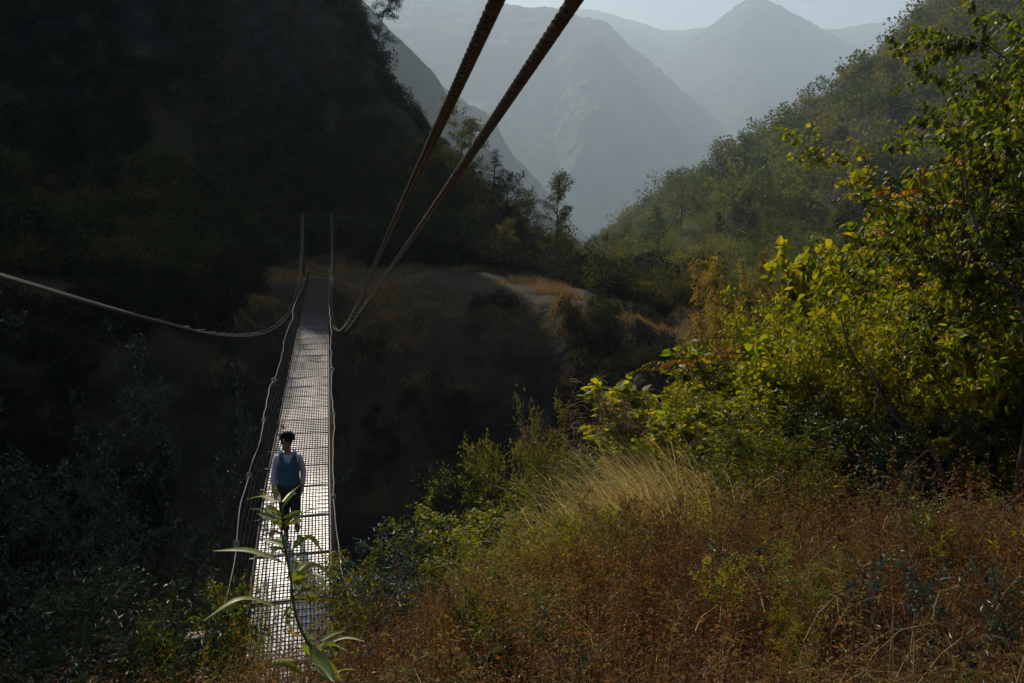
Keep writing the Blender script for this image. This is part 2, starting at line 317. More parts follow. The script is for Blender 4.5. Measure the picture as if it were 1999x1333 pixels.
def HH(x, y, detail=True):
    x = np.asarray(x, float); y = np.asarray(y, float); sh = x.shape; x = x.ravel(); y = y.ravel(); out = np.empty(len(x))
    for k in range(0, len(x), 20000):
        c = warp(x[k:k + 20000], y[k:k + 20000])
        out[k:k + 20000] = np.linalg.norm(c[:, None] - _c[None], axis=-1) @ _w[:_n] + _w[_n] + c @ _w[_n + 1:]
    r = np.hypot(x, y)
    amp = np.clip((r - 12) / 60, 0, 1)
    out -= 1.5 * np.clip((r - 66) / 10, 0, 1) + 2.4 * np.clip((r - 130) / 60, 0, 1)
    out += amp * (fbm(x / 22, y / 22, 4, 3) * 5.0 * np.clip(r / 140, .25, 1.6)) + fbm(x / 1.7, y / 1.7, 3, 9) * .14 * np.clip(r / 5, .3, 1)
    cl = np.clip((r - 60) / 12, 0, 1) * np.clip((98 - r) / 6, 0, 1); th_ = np.arctan2(x, y)
    out += cl * (.45 - np.abs(fbm(th_ * 7 + .05 * r / 10, r / 40, 4, 33)) * 2.2) * 4.5 * np.clip((out + 2) / 10, 0, 1)
    # rocky ledges on the gorge walls
    g = np.clip((r - 34) / 8, 0, 1) * np.clip((75 - r) / 10, 0, 1)
    g = g * np.clip((-3.6 - out) / 3.0, .12, 1)
    out += g * (fbm(x / 5, y / 5, 4, 21) * 2.0 + (.25 - np.abs(fbm(x / 2.2, y / 2.2, 4, 22))) * 1.6 + (.3 - np.abs(fbm(x / 6 + y / 9, y / 3, 3, 27))) * 1.4)
    cr_ = np.clip((y - 98) / 8, 0, 1) * np.clip((150 - y) / 10, 0, 1)
    out += cr_ * (np.interp(x, [-60, -29, -27.2, -26.2, -13, -8], [11, 11, 4, -5.5, -4.5, 0]) - 16 * np.exp(-((x + 20.6) / 1.3) ** 2))   # unseen crest with added notch: shades the left bank, passes sun to the deck
    ab = np.clip((3 - np.abs(x + .7)) / 2, 0, 1) * np.clip((y - 54) / 2, 0, 1) * np.clip((66 - y) / 4, 0, 1)   # levelled landing at the far bridge head
    out = out * (1 - ab) + (-3.42) * ab
    nb = np.clip((1.6 - np.abs(x + .7)) / .6, 0, 1) * np.clip((12.0 - y) / .7, 0, 1) * np.clip((y - 6.5) / 1, 0, 1)
    out = np.where(nb > 0, out * (1 - nb) + np.minimum(out, -5.85) * nb, out)
    return out.reshape(sh)
az = np.r_[np.arange(-180, -40, 4.), np.arange(-40, 62, .28), np.arange(62, 180, 4.)]
rr = np.r_[0.3 * (1000 / .3) ** np.linspace(0, 1, 620)]
A_, R_ = np.meshgrid(np.radians(az), rr, indexing='ij')
GX, GY = np.sin(A_) * R_, np.cos(A_) * R_
GZ = HH(GX, GY)
V = np.stack([GX, GY, GZ], -1).reshape(-1, 3); na, nr = GX.shape
i = np.arange(na)[:, None]; j = np.arange(nr - 1)[None]; i2 = (i + 1) % na
Fq = np.stack([i * nr + j, i * nr + j + 1, i2 * nr + j + 1, i2 * nr + j], -1).reshape(-1, 4)[:, ::-1]
V = np.vstack([V, [[0, 0, HH(np.array([0.]), np.array([0.]))[0]]]]); c0 = len(V) - 1; ii = np.arange(na)
Ft = np.stack([np.full(na, c0), ((ii + 1) % na) * nr, ii * nr], 1)
# extend the sheet outward to a far ring
def ground_mat():
    m, n, out = new_mat('hill_ground'); pb = n.nodes.new('ShaderNodeBsdfPrincipled'); n.links.new(pb.outputs[0], out.inputs[0])
    pb.inputs['Roughness'].default_value = .95; pb.inputs['Specular IOR Level'].default_value = .15
    tc = n.nodes.new('ShaderNodeTexCoord'); L = n.links.new
    def noise(s, d=8):
        z = n.nodes.new('ShaderNodeTexNoise'); z.inputs['Scale'].default_value = s; z.inputs['Detail'].default_value = d; L(tc.outputs['Object'], z.inputs['Vector']); return z.outputs['Fac']
    def stretch(s, a, b):
        q = n.nodes.new('ShaderNodeMapRange'); q.inputs[1].default_value = a; q.inputs[2].default_value = b; L(s, q.inputs[0]); return q.outputs[0]
    soil = ramp(n, [(.022, .012, .007), (.045, .024, .012), (.075, .045, .02)], stretch(noise(1.1), .3, .7))
    rock = ramp(n, [(.008, .008, .007), (.02, .018, .015), (.05, .042, .034)], stretch(noise(.55, 12), .3, .7))
    grass = ramp(n, [(.014, .016, .007), (.025, .024, .010), (.045, .034, .015)], stretch(noise(.13), .35, .65))
    geo = n.nodes.new('ShaderNodeNewGeometry'); sx = n.nodes.new('ShaderNodeSeparateXYZ'); L(geo.outputs['Normal'], sx.inputs[0])
    steep = stretch(sx.outputs['Z'], .72, .5)
    vl = n.nodes.new('ShaderNodeVectorMath'); vl.operation = 'LENGTH'; L(geo.outputs['Position'], vl.inputs[0]); far = stretch(vl.outputs['Value'], 28, 42)
    def mix(f, a, b):
        x = n.nodes.new('ShaderNodeMix'); x.data_type = 'RGBA'; L(f, x.inputs[0]); L(a, x.inputs[6]); L(b, x.inputs[7]); return x.outputs[2]
    base = mix(far, soil.outputs[0], grass.outputs[0]); L(mix(steep, base, rock.outputs[0]), pb.inputs['Base Color'])
    b = n.nodes.new('ShaderNodeBump'); b.inputs['Distance'].default_value = .35; b.inputs['Strength'].default_value = .8; L(noise(1.6, 12), b.inputs['Height']); L(b.outputs[0], pb.inputs['Normal'])
    return m
M['ground'] = ground_mat()
g = obj('ground', mesh('ground', V, [Ft, Fq], M['ground'], smooth=True)); tag(g, kind='structure')

# ---------------------------------------------------------------- far mountains, each a solid ridge
def mountain_mat(name, cs):
    m = mat(name, cs[0], cs[1], .012, .95, bump=0, c3=cs[2], spec=.1, detail=12); return m
M['mountain'] = mountain_mat('mountain_forest', [(.028, .038, .022), (.045, .058, .03), (.07, .07, .042)])
def mountain(name, sil, slope, seed, step=14, noise=1., back=1.0, rows=150, bumps=5):
    sil = sorted(sil); xs = [s[0] for s in sil]
    pxs = np.arange(xs[0], xs[-1], step); py = np.interp(pxs, xs, [s[1] for s in sil]); dd = np.interp(pxs, xs, [s[2] for s in sil])
    k = np.ones(5) / 5; py = np.convolve(np.pad(py, 2, mode='edge'), k, 'valid')
    Rg = np.array([P(a, b, c * 2.0) for a, b, c in zip(pxs, py, dd)])
    hmax = (Rg[:, 2] + 140)
    dirv = Rg[:, :2] / np.linalg.norm(Rg[:, :2], axis=1)[:, None]
    t = np.concatenate([-np.linspace(1, 0, rows) ** 1.0, np.linspace(0, 1, 24)[1:]])
    V = []
    run = hmax / math.tan(slope)
    for tk in t:
        s = -tk if tk < 0 else tk * back
        off = (tk if tk < 0 else tk * back)
        xy = Rg[:, :2] + dirv * (off * run)[:, None]
        env = np.clip(s * 6, .06, 1)
        sc = hmax.mean()
        w1 = fbm(xy[:, 0] / (sc * .55), xy[:, 1] / (sc * .55), 6, seed); w1 = -np.abs(w1) * 2 + .35
        z = Rg[:, 2] - s * hmax + noise * env * sc * .17 * w1 + bumps * fbm(xy[:, 0] / 14, xy[:, 1] / 14, 2, seed + 5)
        V.append(np.c_[xy, z])
    V = np.array(V); a, b = V.shape[:2]
    i = np.arange(a - 1)[:, None]; j = np.arange(b - 1)[None]
    Fq = np.stack([i * b + j, i * b + j + 1, (i + 1) * b + j + 1, (i + 1) * b + j], -1).reshape(-1, 4)
    o = obj('mountain', mesh('mountain', V.reshape(-1, 3), Fq, M['mountain'], smooth=True)); tag(o, kind='structure'); return o
mountain('near_left', [(620, -120, 420), (700, -10, 420), (790, 85, 420), (850, 145, 430), (900, 235, 440), (960, 300, 450), (1010, 350, 460), (1060, 415, 480), (1110, 455, 500), (1170, 500, 520), (1260, 560, 540)], R(48), 5, step=3, noise=.5, bumps=4)
mountain('mid_left', [(700, 60, 820), (860, 165, 820), (920, 205, 830), (960, 225, 850), (1000, 300, 880), (1050, 350, 900), (1100, 420, 930), (1160, 470, 960), (1250, 540, 1000)], R(45), 15, step=4, noise=.5, bumps=6)
mountain('mid', [(850, 420, 1640), (930, 300, 1640), (1000, 215, 1640), (1060, 140, 1640), (1120, 85, 1640), (1170, 78, 1640), (1210, 110, 1640), (1260, 180, 1640), (1320, 240, 1640), (1390, 300, 1640), (1500, 380, 1640)], R(38), 31, step=4, noise=1.0, bumps=9)
mountain('main', [(400, -150, 1900), (700, -60, 1850), (850, -25, 1850), (960, -2, 1850), (1010, 12, 1850), (1080, 14, 1860), (1130, 30, 1870), (1185, 42, 1880), (1230, 90, 1900), (1260, 110, 1900), (1330, 175, 1930), (1400, 230, 1960), (1435, 258, 1980), (1500, 320, 2000), (1600, 420, 2000), (1800, 520, 2000)], R(36), 47, step=4, noise=.45, bumps=12)
mountain('right', [(1000, 300, 2500), (1150, 210, 2500), (1250, 150, 2500), (1330, 90, 2500), (1400, 40, 2500), (1450, 2, 2500), (1480, -8, 2500), (1520, 8, 2500), (1580, 42, 2520), (1650, 80, 2550), (1750, 130, 2600), (1900, 200, 2650), (2200, 320, 2700)], R(33), 77, step=5, noise=.45, bumps=14)
mountain('back', [(500, 150, 3000), (900, 20, 3000), (1150, 15, 3000), (1300, 60, 3000), (1450, 50, 3000), (1600, 60, 3000), (1750, 40, 3000), (1950, -30, 3000), (2200, -60, 3000), (2500, 50, 3000)], R(25), 91, step=8, noise=.6, bumps=14)

# ---------------------------------------------------------------- haze
def haze():
    m, n, out = new_mat('haze_air'); v = n.nodes.new('ShaderNodeVolumePrincipled')
    v.inputs['Color'].default_value = (.56, .69, .82, 1); v.inputs['Density'].default_value = HAZE_DENSITY; v.inputs['Anisotropy'].default_value = .28
    n.links.new(v.outputs[0], out.inputs['Volume'])
    b = MB(); lo = np.array([-5200, -1200, -560.]); hi = np.array([10000, 10000, 2050.]); b.box((lo + hi) / 2, hi - lo)
    o = obj('haze', b.mesh('haze', m)); tag(o, kind='stuff')
haze()

# ---------------------------------------------------------------- the footbridge
XL, XR = -1.25, -.14
dk = np.array([(9.0, -6.05), (10.6, -5.6), (11.6, -5.3), (12.9, -5.03), (14.5, -4.74), (17, -4.6), (19.2, -4.50), (22.9, -4.31), (27.5, -4.12), (33, -3.93), (39, -3.75), (45, -3.58), (51, -3.4), (57, -3.26)])
def dz(y): return np.interp(y, _dy, _dzz)
_s = smooth_path(np.c_[dk, np.zeros(len(dk))], 400); _dy, _dzz = _s[:, 0], _s[:, 1]
LC = [(-2, -1.92, 1.0), (1.5, -1.91, .42), (5.26, -1.89, -.26), (6.68, -1.89, -.51), (9.3, -1.88, -.97), (11.9, -1.88, -1.40), (15.9, -1.87, -1.97), (22.1, -1.86, -2.69), (30.1, -1.84, -3.30), (37.6, -1.83, -3.55), (44.5, -1.81, -3.34), (50.1, -1.79, -2.52), (54, -1.76, -1.35), (57.5, -1.71, 1.2)]
RC = [(-2, .42, 1.0), (1.32, .41, .38), (3.1, .40, .085), (5.89, .39, -.34), (8.34, .38, -.71), (16.07, .35, -1.90), (22.3, .32, -2.76), (27, .25, -3.3), (32, .17, -3.75), (38, .12, -3.95), (45, .12, -3.8), (51, .2, -2.9), (55.3, .29, -1.0), (57.5, .33, 1.2)]
RI = [(-2, .29, 1.0), (1.32, .28, .375), (3.1, .275, .085), (7.07, .26, -.57), (15.7, .22, -1.87), (22.3, .2, -2.72), (27, .13, -3.26), (32, .06, -3.7), (38, .02, -3.9), (45, .02, -3.75), (51, .1, -2.85), (55.3, .19, -1.0), (57.5, .23, 1.2)]
LI = [(y, x + (.10 if y < 8 else .11), z - (.045 if y < 8 else .03)) for y, x, z in LC]; LI[-1] = (57.5, -1.6, 1.2)
def cpath(tab, n):
    t = np.array([(x, y, z) for y, x, z in tab], float)
    sp = smooth_path(t, 2550); L = np.r_[0, np.cumsum(np.linalg.norm(np.diff(sp, axis=0), axis=1))]
    return sp, L
bridge = tag(empty('suspension_footbridge', (-.7, 57, -3.3)), 'narrow steel suspension footbridge of pale plates under dark wire mesh, crossing the gorge', 'footbridge')
bloc = np.array(bridge.location)
def bpart(name, mb, m, smooth=False, label=None):
    for v in mb.V: v -= bloc
    o = obj(name, mb.mesh(name, m, smooth), bridge)
    if label: o['label'] = label
    return o
for tab, nm in ((LC, 0), (LI, 1), (RC, 2), (RI, 3)):
    sp, L = cpath(tab, 0)
    near = 16. if nm < 2 else 14.
    ls = np.r_[np.arange(0, near, .008), np.arange(near, L[-1], .06)]
    pts = np.stack([np.interp(ls, L, sp[:, k]) for k in range(3)], 1)
    for k in range(3): pts[:, k] = np.convolve(np.pad(pts[:, k], 4, mode='edge'), np.ones(9) / 9, 'valid') if False else pts[:, k]
    mb = MB(); mb.tube(pts, .0138, 36, lobes=6, pitch=.16, amp=.42); bpart('main_cable', mb, M['cable'], True)
rng = np.random.default_rng(5)
# deck panels
y = 9.2; PL = 1.12
while y < 56.9:
    y1 = min(y + PL - .02, 57.0); mb = MB(); ys = np.linspace(y, y1, 4); c = rng.normal(0, .004)
    top = [[(x, yy, dz(yy) + c + .012 * math.sin((x - XL) / (XR - XL) * math.pi * 2 + y) * .5) for x in np.linspace(XL, XR, 5)] for yy in ys]
    T = np.array(top).reshape(-1, 3); B = T - [0, 0, .012]; ids = np.arange(20).reshape(4, 5)
    q = np.array([[ids[a, b], ids[a, b + 1], ids[a + 1, b + 1], ids[a + 1, b]] for a in range(3) for b in range(4)])
    mb.add(np.vstack([T, B]), np.vstack([q, q[:, ::-1] + 20]))
    bpart('deck_plate', mb, M['plate']); y += PL
# the wire mesh that lies on the plates
mb = MB(); ys = np.arange(9.2, 57, .35)
for x in np.linspace(XL, XR, 21):
    w = rng.normal(0, .002); mb.tube(np.c_[np.full(len(ys), x) + w, ys, dz(ys) + .016], .0075, 4, cap=False)
k = 0
for yy in np.arange(9.25, 56.95, .14):
    z0 = float(dz(yy)) + .020; sk = rng.normal(0, .004)
    mb.tube([(XL - .02, yy + sk, z0), (XR + .02, yy - sk, z0)], .0088, 4, cap=False); k += 1
bpart('deck_mesh', mb, M['mesh_wire'])
mb = MB(); y = 9.2
while y < 56.9:
    zz = float(dz(y)); mb.box((XL / 2 + XR / 2, y - .01, zz - .045), (XR - XL + .22, .05, .06)); mb.box((XL / 2 + XR / 2, y - .01, zz + .010), (XR - XL + .04, .02, .012))
    y += PL
for x in (XL - .03, XR + .03): mb.tube(np.c_[np.full(len(ys), x), ys, dz(ys) - .01], .012, 5)
bpart('cross_beams', mb, M['steel'])
# hangers down from the cables to the deck edge
def catx(tab, yy):
    t = np.array(tab); sp, L = cpath(tab, 0); return np.interp(yy, sp[:, 1], sp[:, 0]), np.interp(yy, sp[:, 1], sp[:, 2])
cache = {id(t): cpath(t, 0)[0] for t in (LC, RC)}
for tab, xe in ((LC, XL - .10), (RC, XR + .10)):
    sp = cache[id(tab)]
    for yy in np.arange(10.9, 56, 1.2):
        x = float(np.interp(yy, sp[:, 1], sp[:, 0])); z = float(np.interp(yy, sp[:, 1], sp[:, 2])); zd = float(dz(yy)) - .03
        mb = MB(); pt = smooth_path([(x, yy, z), ((x + xe) / 2 + rng.normal(0, .03), yy + rng.normal(0, .02), (z + zd) / 2), (xe, yy, zd)], 7)
        mb.tube(pt, .004, 4)
        mb.box((x + (.05 if tab is LC else -.05), yy, z), (.10, .018, .03)); mb.tube([(x, yy, z - .03), (x, yy, z - .12)], .009, 5)
        bpart('hanger', mb, M['wire'])
# hand ropes
rope_pts = {}
HL = [(57, -1.5, -2.4)] + [(y_, -1.36 + .05 * math.sin(y_ * .9), None) for y_ in (50, 44, 38, 33, 29, 25.5, 22, 19.3, 17.3, 15.2, 13.4, 12.0, 10.8)] + [(9.4, -1.47, -4.62), (8.15, -1.42, -3.98)]
HR = [(57, .12, -2.4)] + [(y_, -.02 + .035 * math.sin(y_ * 1.3), None) for y_ in (50, 44, 38, 33, 29, 25.5, 22, 19.3, 17.3, 15.2, 13.4, 12.0, 10.8)] + [(9.6, .16, -4.75), (8.6, .33, -4.75)]
for side, hp in (('l', HL), ('r', HR)):
    pts = []
    for k, (yy, x, z) in enumerate(hp):
        pts.append((x, yy, z if z is not None else float(dz(yy)) + .98 + rng.normal(0, .03)))
    sp = smooth_path(pts, 260); sp[:, 0] += fbm(sp[:, 1] * .9, sp[:, 1] * 0, 3, 3 if side == 'l' else 8) * .05; sp[:, 2] += fbm(sp[:, 1] * 1.1, sp[:, 1] * 0 + 4, 3, 5) * .06
    rope_pts[side] = sp; mb = MB(); mb.tube(sp, .0085, 8, lobes=3, pitch=.08, amp=.2); bpart('hand_rope', mb, M['rope'], True)
    # knots and lashed rags
    for q in ((19.8, 1.0), (13.3, .35), (15.7, .3), (11.4, .35), (24.5, .35)) if side == 'l' else ((20.2, 1.), (12.3, .35), (16.0, .3)):
        a = np.array([np.interp(q[0], sp[::-1, 1], sp[::-1, k]) for k in range(3)]); kb = MB()
        for u in range(5):
            t = np.linspace(0, 6.28, 9); ra = .035 * (.5 + q[1]); ax = rng.normal(0, .3, 3)
            kb.tube(np.c_[a[0] + ra * np.cos(t), a[1] + ax[1] * .08 + ra * .8 * np.sin(t + ax[0]), a[2] + (u - 2) * .012 + ra * .7 * np.sin(t)], .010, 5)
        if q[1] > .6:
            for u in range(6): kb.tube(branch(rng, a, np.array([rng.normal(0, .3), rng.normal(0, .3), -1.]), .26 * rng.uniform(.6, 1), 5, .35), .009, 5)
        bpart('knot', kb, M['rope'])
# side nets between hand rope and deck
for side, xe in (('l', XL - .05), ('r', XR + .04)):
    sp = rope_pts[side]; mb = MB(); yy = np.arange(10.6, 56.5, .16)
    rx = np.interp(yy, sp[::-1, 1], sp[::-1, 0]); rz = np.interp(yy, sp[::-1, 1], sp[::-1, 2]); d0 = dz(yy)
    for a in range(0, len(yy) - 4):
        for s in (3, -3):
            b = min(max(a + s, 0), len(yy) - 1)
            if yy[a] < 26: mb.tube([(rx[a], yy[a], rz[a]), ((rx[a] + xe) / 2 + .015, (yy[a] + yy[b]) / 2, (rz[a] + d0[b]) / 2 + .01), (xe, yy[b], d0[b])], .0022, 3, cap=False)
        if yy[a] >= 26: mb.tube([(rx[a], yy[a], rz[a]), (xe, yy[a], d0[a])], .004, 3, cap=False)
    for f in (.2, .4, .6, .8): mb.tube(np.c_[rx * f + xe * (1 - f), yy, rz * f + d0 * (1 - f)], .003, 3, cap=False)
    bpart('side_net', mb, M['wire'])
# towers at both heads
for nm, (y0, xa, xb, zb, zt) in {'far': (57.55, -1.71, .30, -3.6, 1.28), 'near': (-2.05, -1.92, .37, -2.6, 1.1)}.items():
    mb = MB()
    for x in (xa, xb):
        mb.box((x, y0, (zb + zt) / 2 - .2), (.10, .12, zt - zb + .4)); mb.box((x, y0, zt - .03), (.16, .26, .08)); mb.box((x, y0, zb), (.5, .5, .4))
    mb.tube([(xa, y0, zb + 1.5 + .8), (xb, y0, zt - .3)], .03, 6); mb.tube([(xb, y0 + .07, zb + 1.5 + .8), (xa, y0 + .07, zt - .3)], .03, 6)
    mb.box(((xa + xb) / 2, y0, zt - .25), (xb - xa, .05, .06))
    bpart('tower', mb, M['wire'])
mb = MB(); mb.box((-.7, 57.35, -3.42), (2.1, .65, .3)); bpart('landing_step', mb, M['concrete'])
# anchor post near the left rope end
ap = tag(empty('anchor_post', (-1.43, 8.05, -5.3)), 'short dark anchor post with rope shackles on top, left of the bridge end', 'post')
mb = MB(); mb.box((0, 0, .5), (.15, .12, 1.5)); obj('post', mb.mesh('post', M['steel']), ap)
mb = MB(); mb.box((0, 0, 1.262), (.18, .13, .02))
for x in (-.06, .05): mb.tube([(x, 0, 1.26)] + [(x + .022 * math.cos(t), 0, 1.31 + .03 * math.sin(t)) for t in np.linspace(3.14, 0, 7)] + [(x + .022, 0, 1.26)], .008, 6)
obj('shackle_plate', mb.mesh('shackle_plate', M['rope']), ap)

# ---------------------------------------------------------------- the person walking on the deck
def skin_mesh(name, joints, bones, m, parent, sub=2):
    """joints: {name:(x,y,z,rx,ry)}"""
    names = list(joints); me = bpy.data.meshes.new(name)
    me.from_pydata([joints[n][:3] for n in names], [(names.index(a), names.index(b)) for a, b in bones], []); o = bpy.data.objects.new(name, me); col.objects.link(o)
    md = o.modifiers.new('s', 'SKIN'); md.use_smooth_shade = True
    for k, n in enumerate(names):
        v = me.skin_vertices[0].data[k]; v.radius = joints[n][3:5]; v.use_root = (k == 0)
    sb = o.modifiers.new('b', 'SUBSURF'); sb.levels = sub; sb.render_levels = sub
    bpy.context.view_layer.update()
    dg = bpy.context.evaluated_depsgraph_get(); nm = bpy.data.meshes.new_from_object(o.evaluated_get(dg)); bpy.data.objects.remove(o)
    nm.materials.clear(); nm.materials.append(m); nm.polygons.foreach_set('use_smooth', [True] * len(nm.polygons)); nm.name = name
    return obj(name, nm, parent)
pY = 12.95; pz = float(dz(pY)) + .03
man = tag(empty('person', (-.74, pY, pz)), 'young man on the footbridge walking in a blue vest over a pale long-sleeved shirt', 'person'); man.scale = (.95, .95, .98)
# person faces -Y ; x to the image right. left leg (image left) planted, the other lifted behind
J = {
 'pelvis': (0, 0, .93, .145, .10), 'waist': (0, .01, 1.08, .135, .095), 'chest': (0, .01, 1.27, .165, .115), 'upchest': (0, .01, 1.38, .15, .10), 'neck': (0, .0, 1.47, .055, .06), 'neck2': (-.005, -.01, 1.53, .052, .058),
 'jaw': (-.015, -.015, 1.575, .062, .078), 'head': (-.01, .0, 1.655, .072, .09), 'top': (-.005, .01, 1.72, .065, .08),
 'shL': (-.175, .01, 1.40, .06, .06), 'elL': (-.235, .03, 1.13, .043, .043), 'wrL': (-.25, -.04, .90, .028, .032), 'paL': (-.25, -.06, .83, .02, .04),
 'shR': (.175, .01, 1.40, .06, .06), 'elR': (.245, .05, 1.13, .043, .043), 'wrR': (.225, -.02, .90, .028, .032), 'paR': (.21, -.04, .84, .022, .04),
 'hipL': (-.09, 0, .88, .085, .09), 'knL': (-.085, -.05, .50, .058, .06), 'anL': (-.075, -.02, .09, .038, .042), 'heL': (-.075, .01, .045, .035, .035), 'baL': (-.08, -.11, .035, .042, .03), 'toL': (-.085, -.19, .03, .035, .022),
 'hipR': (.09, 0, .88, .085, .09), 'knR': (.10, -.10, .52, .058, .06), 'anR': (.10, .22, .26, .038, .042), 'heR': (.10, .27, .235, .035, .035), 'baR': (.105, .2, .13, .042, .03), 'toR': (.105, .14, .075, .035, .024)}
Bn = [('pelvis', 'waist'), ('waist', 'chest'), ('chest', 'upchest'), ('upchest', 'neck'), ('neck', 'neck2'), ('neck2', 'jaw'), ('jaw', 'head'), ('head', 'top'),
 ('upchest', 'shL'), ('shL', 'elL'), ('elL', 'wrL'), ('wrL', 'paL'), ('upchest', 'shR'), ('shR', 'elR'), ('elR', 'wrR'), ('wrR', 'paR'),
 ('pelvis', 'hipL'), ('hipL', 'knL'), ('knL', 'anL'), ('anL', 'heL'), ('heL', 'baL'), ('baL', 'toL'), ('pelvis', 'hipR'), ('hipR', 'knR'), ('knR', 'anR'), ('anR', 'heR'), ('heR', 'baR'), ('baR', 'toR')]
for sgn, s in ((-1, 'L'), (1, 'R')):       # fingers and thumb as skinned chains rooted in the palm
    p = J['pa' + s]
    for f, (dy, ln) in enumerate(((-.030, .062), (-.010, .070), (.010, .066), (.028, .052))):
        a = (p[0], p[1] + dy, p[2] - .03); b = (p[0] - sgn * .006, p[1] + dy - .004, p[2] - .03 - ln * .55); c = (p[0] - sgn * .022, p[1] + dy - .006, p[2] - .03 - ln)
        J[f'f{s}{f}a'] = (*a, .0095, .0095); J[f'f{s}{f}b'] = (*b, .0085, .0085); J[f'f{s}{f}c'] = (*c, .007, .007)
        Bn += [('pa' + s, f'f{s}{f}a'), (f'f{s}{f}a', f'f{s}{f}b'), (f'f{s}{f}b', f'f{s}{f}c')]
    J[f't{s}a'] = (p[0] - sgn * .012, p[1] - .045, p[2] + .01, .011, .011); J[f't{s}b'] = (p[0] - sgn * .02, p[1] - .062, p[2] - .03, .009, .009); Bn += [('wr' + s, f't{s}a'), (f't{s}a', f't{s}b')]
# face, turned to the image left: nose, brow, chin and ear on the head
fd = np.array([-.72, -.69, 0]); fs = np.array([-fd[1], fd[0], 0]); hc = np.array([-.01, .0, 1.64])
def hp_(f, s, z): q = hc + fd * f + fs * s + [0, 0, z]; return tuple(q)
J['nosebridge'] = (*hp_(.075, 0, .02), .018, .02); J['nose'] = (*hp_(.108, 0, -.018), .014, .013); J['chin'] = (*hp_(.075, 0, -.085), .028, .024); J['lips'] = (*hp_(.088, 0, -.052), .02, .014)
Bn += [('head', 'nosebridge'), ('nosebridge', 'nose'), ('jaw', 'chin'), ('jaw', 'lips')]
skin_mesh('body', J, Bn, M['skin'], man)
kb = MB()
def ball(mb, c, r, n=10, r0=0.):
    t = np.linspace(0, math.pi, n); p = np.linspace(0, 2 * math.pi, 2 * n, endpoint=False); a, b = np.meshgrid(t, p, indexing='ij')
    Vv = np.stack([np.sin(a) * np.cos(b), np.sin(a) * np.sin(b), np.cos(a)], -1).reshape(-1, 3) * np.array(r) + np.array(c); i = np.arange(n - 1)[:, None] * 2 * n; j = np.arange(2 * n)[None]; k = (j + 1) % (2 * n)
    mb.add(Vv, np.stack([i + j, i + 2 * n + j, i + 2 * n + k, i + k], -1).reshape(-1, 4), r0)
for s in (-.032, .032): kb = MB(); ball(kb, hp_(.083, s, .012), (.011, .011, .008), 6); obj('eye', kb.mesh('eye', M['hair'], True), man)
for s in (-.082, .082): kb = MB(); ball(kb, hp_(-.01, s, -.005), (.018, .018, .032), 7); obj('ear', kb.mesh('ear', M['skin'], True), man)
rg = np.random.default_rng(11); kb = MB(); ball(kb, (.012, .024, 1.722), (.072, .080, .050), 12); ball(kb, (.016, .035, 1.67), (.072, .074, .072), 12)
N = 900; th = rg.random(N) * 6.28; ph = np.arccos(rg.uniform(-.15, 1, N)); nrm = np.stack([np.sin(ph) * np.cos(th), np.sin(ph) * np.sin(th), np.cos(ph)], 1)
pp = np.array([.004, .018, 1.70]) + nrm * [.08, .088, .07]; keep = ~((pp - hc) @ fd > .055) | (pp[:, 2] > 1.725)
pp, nrm = pp[keep], nrm[keep]; Vh, Fh, rh = put_leaves(rg, pp, nrm * .7 + rg.normal(0, .6, pp.shape) + [.1, 0, .25], .06 * rg.uniform(.6, 1.5, len(pp)), LANCE); kb.add(Vh, Fh, rh)
obj('hair', kb.mesh('hair', M['hair']), man)
def K(names, gx): return {n: (*J[n][:3], J[n][3] + gx, J[n][4] + gx) for n in names}
sh = K(['pelvis', 'waist', 'chest', 'upchest', 'shL', 'elL', 'wrL', 'shR', 'elR', 'wrR'], .014)
sh['waist'] = (0, .01, 1.08, .145, .105); sh['collar'] = (0, 0, 1.445, .08, .075); del sh['pelvis']
sb_ = [(a, b) for a, b in Bn if a in sh and b in sh] + [('upchest', 'collar')]
o = skin_mesh('shirt', sh, sb_, M['white_cloth'], man)
# vest: torso shell with deep round neck, cut arm holes and loose hem
kb = MB(); zs = np.linspace(.80, 1.43, 50); nth = 96; th = np.linspace(0, 2 * math.pi, nth, endpoint=False)
rx = np.interp(zs, [.80, .95, 1.1, 1.25, 1.36, 1.43], [.19, .186, .182, .198, .202, .185]); ry = np.interp(zs, [.80, .95, 1.1, 1.25, 1.36, 1.43], [.14, .14, .134, .152, .144, .115])
Vv = np.array([[(rx[a] * (1 + .03 * math.sin(5 * t + zs[a] * 9)) * math.cos(t), .008 + ry[a] * (1 + .04 * math.sin(7 * t - zs[a] * 11)) * math.sin(t), zs[a] + .012 * math.sin(3 * t) * (a == 0)) for t in th] for a in range(len(zs))])
q = []
for a in range(len(zs) - 1):
    for b in range(nth):
        t = th[b] + math.pi / nth; z = (zs[a] + zs[a + 1]) / 2; x = math.cos(t) * rx[a]
        front = math.sin(t) < 0
        if abs(x) > .158 + (1.43 - z) * .2 and z > 1.28: continue
        if z > (1.34 if front else 1.41) + (abs(x) / .068) ** 4 * .10 and abs(x) < .075: continue
        q.append([a * nth + b, a * nth + (b + 1) % nth, (a + 1) * nth + (b + 1) % nth, (a + 1) * nth + b])
kb.add(Vv.reshape(-1, 3), np.array(q))
for s in (-1, 1): kb.tube(smooth_path([(s * .108, -.112, 1.40), (s * .112, -.07, 1.46), (s * .112, .01, 1.485), (s * .108, .09, 1.43)], 12), .036, 8)
vo = obj('vest', kb.mesh('vest', M['blue_cloth'], True), man)
md = vo.modifiers.new('t', 'SOLIDIFY'); md.thickness = .006
mb = MB(); mk = [(-.125, 1.215, .004), (-.115, 1.202, .016), (-.09, 1.20, .022), (-.05, 1.212, .015), (0, 1.232, .007), (.03, 1.247, .001)]
Vv = []
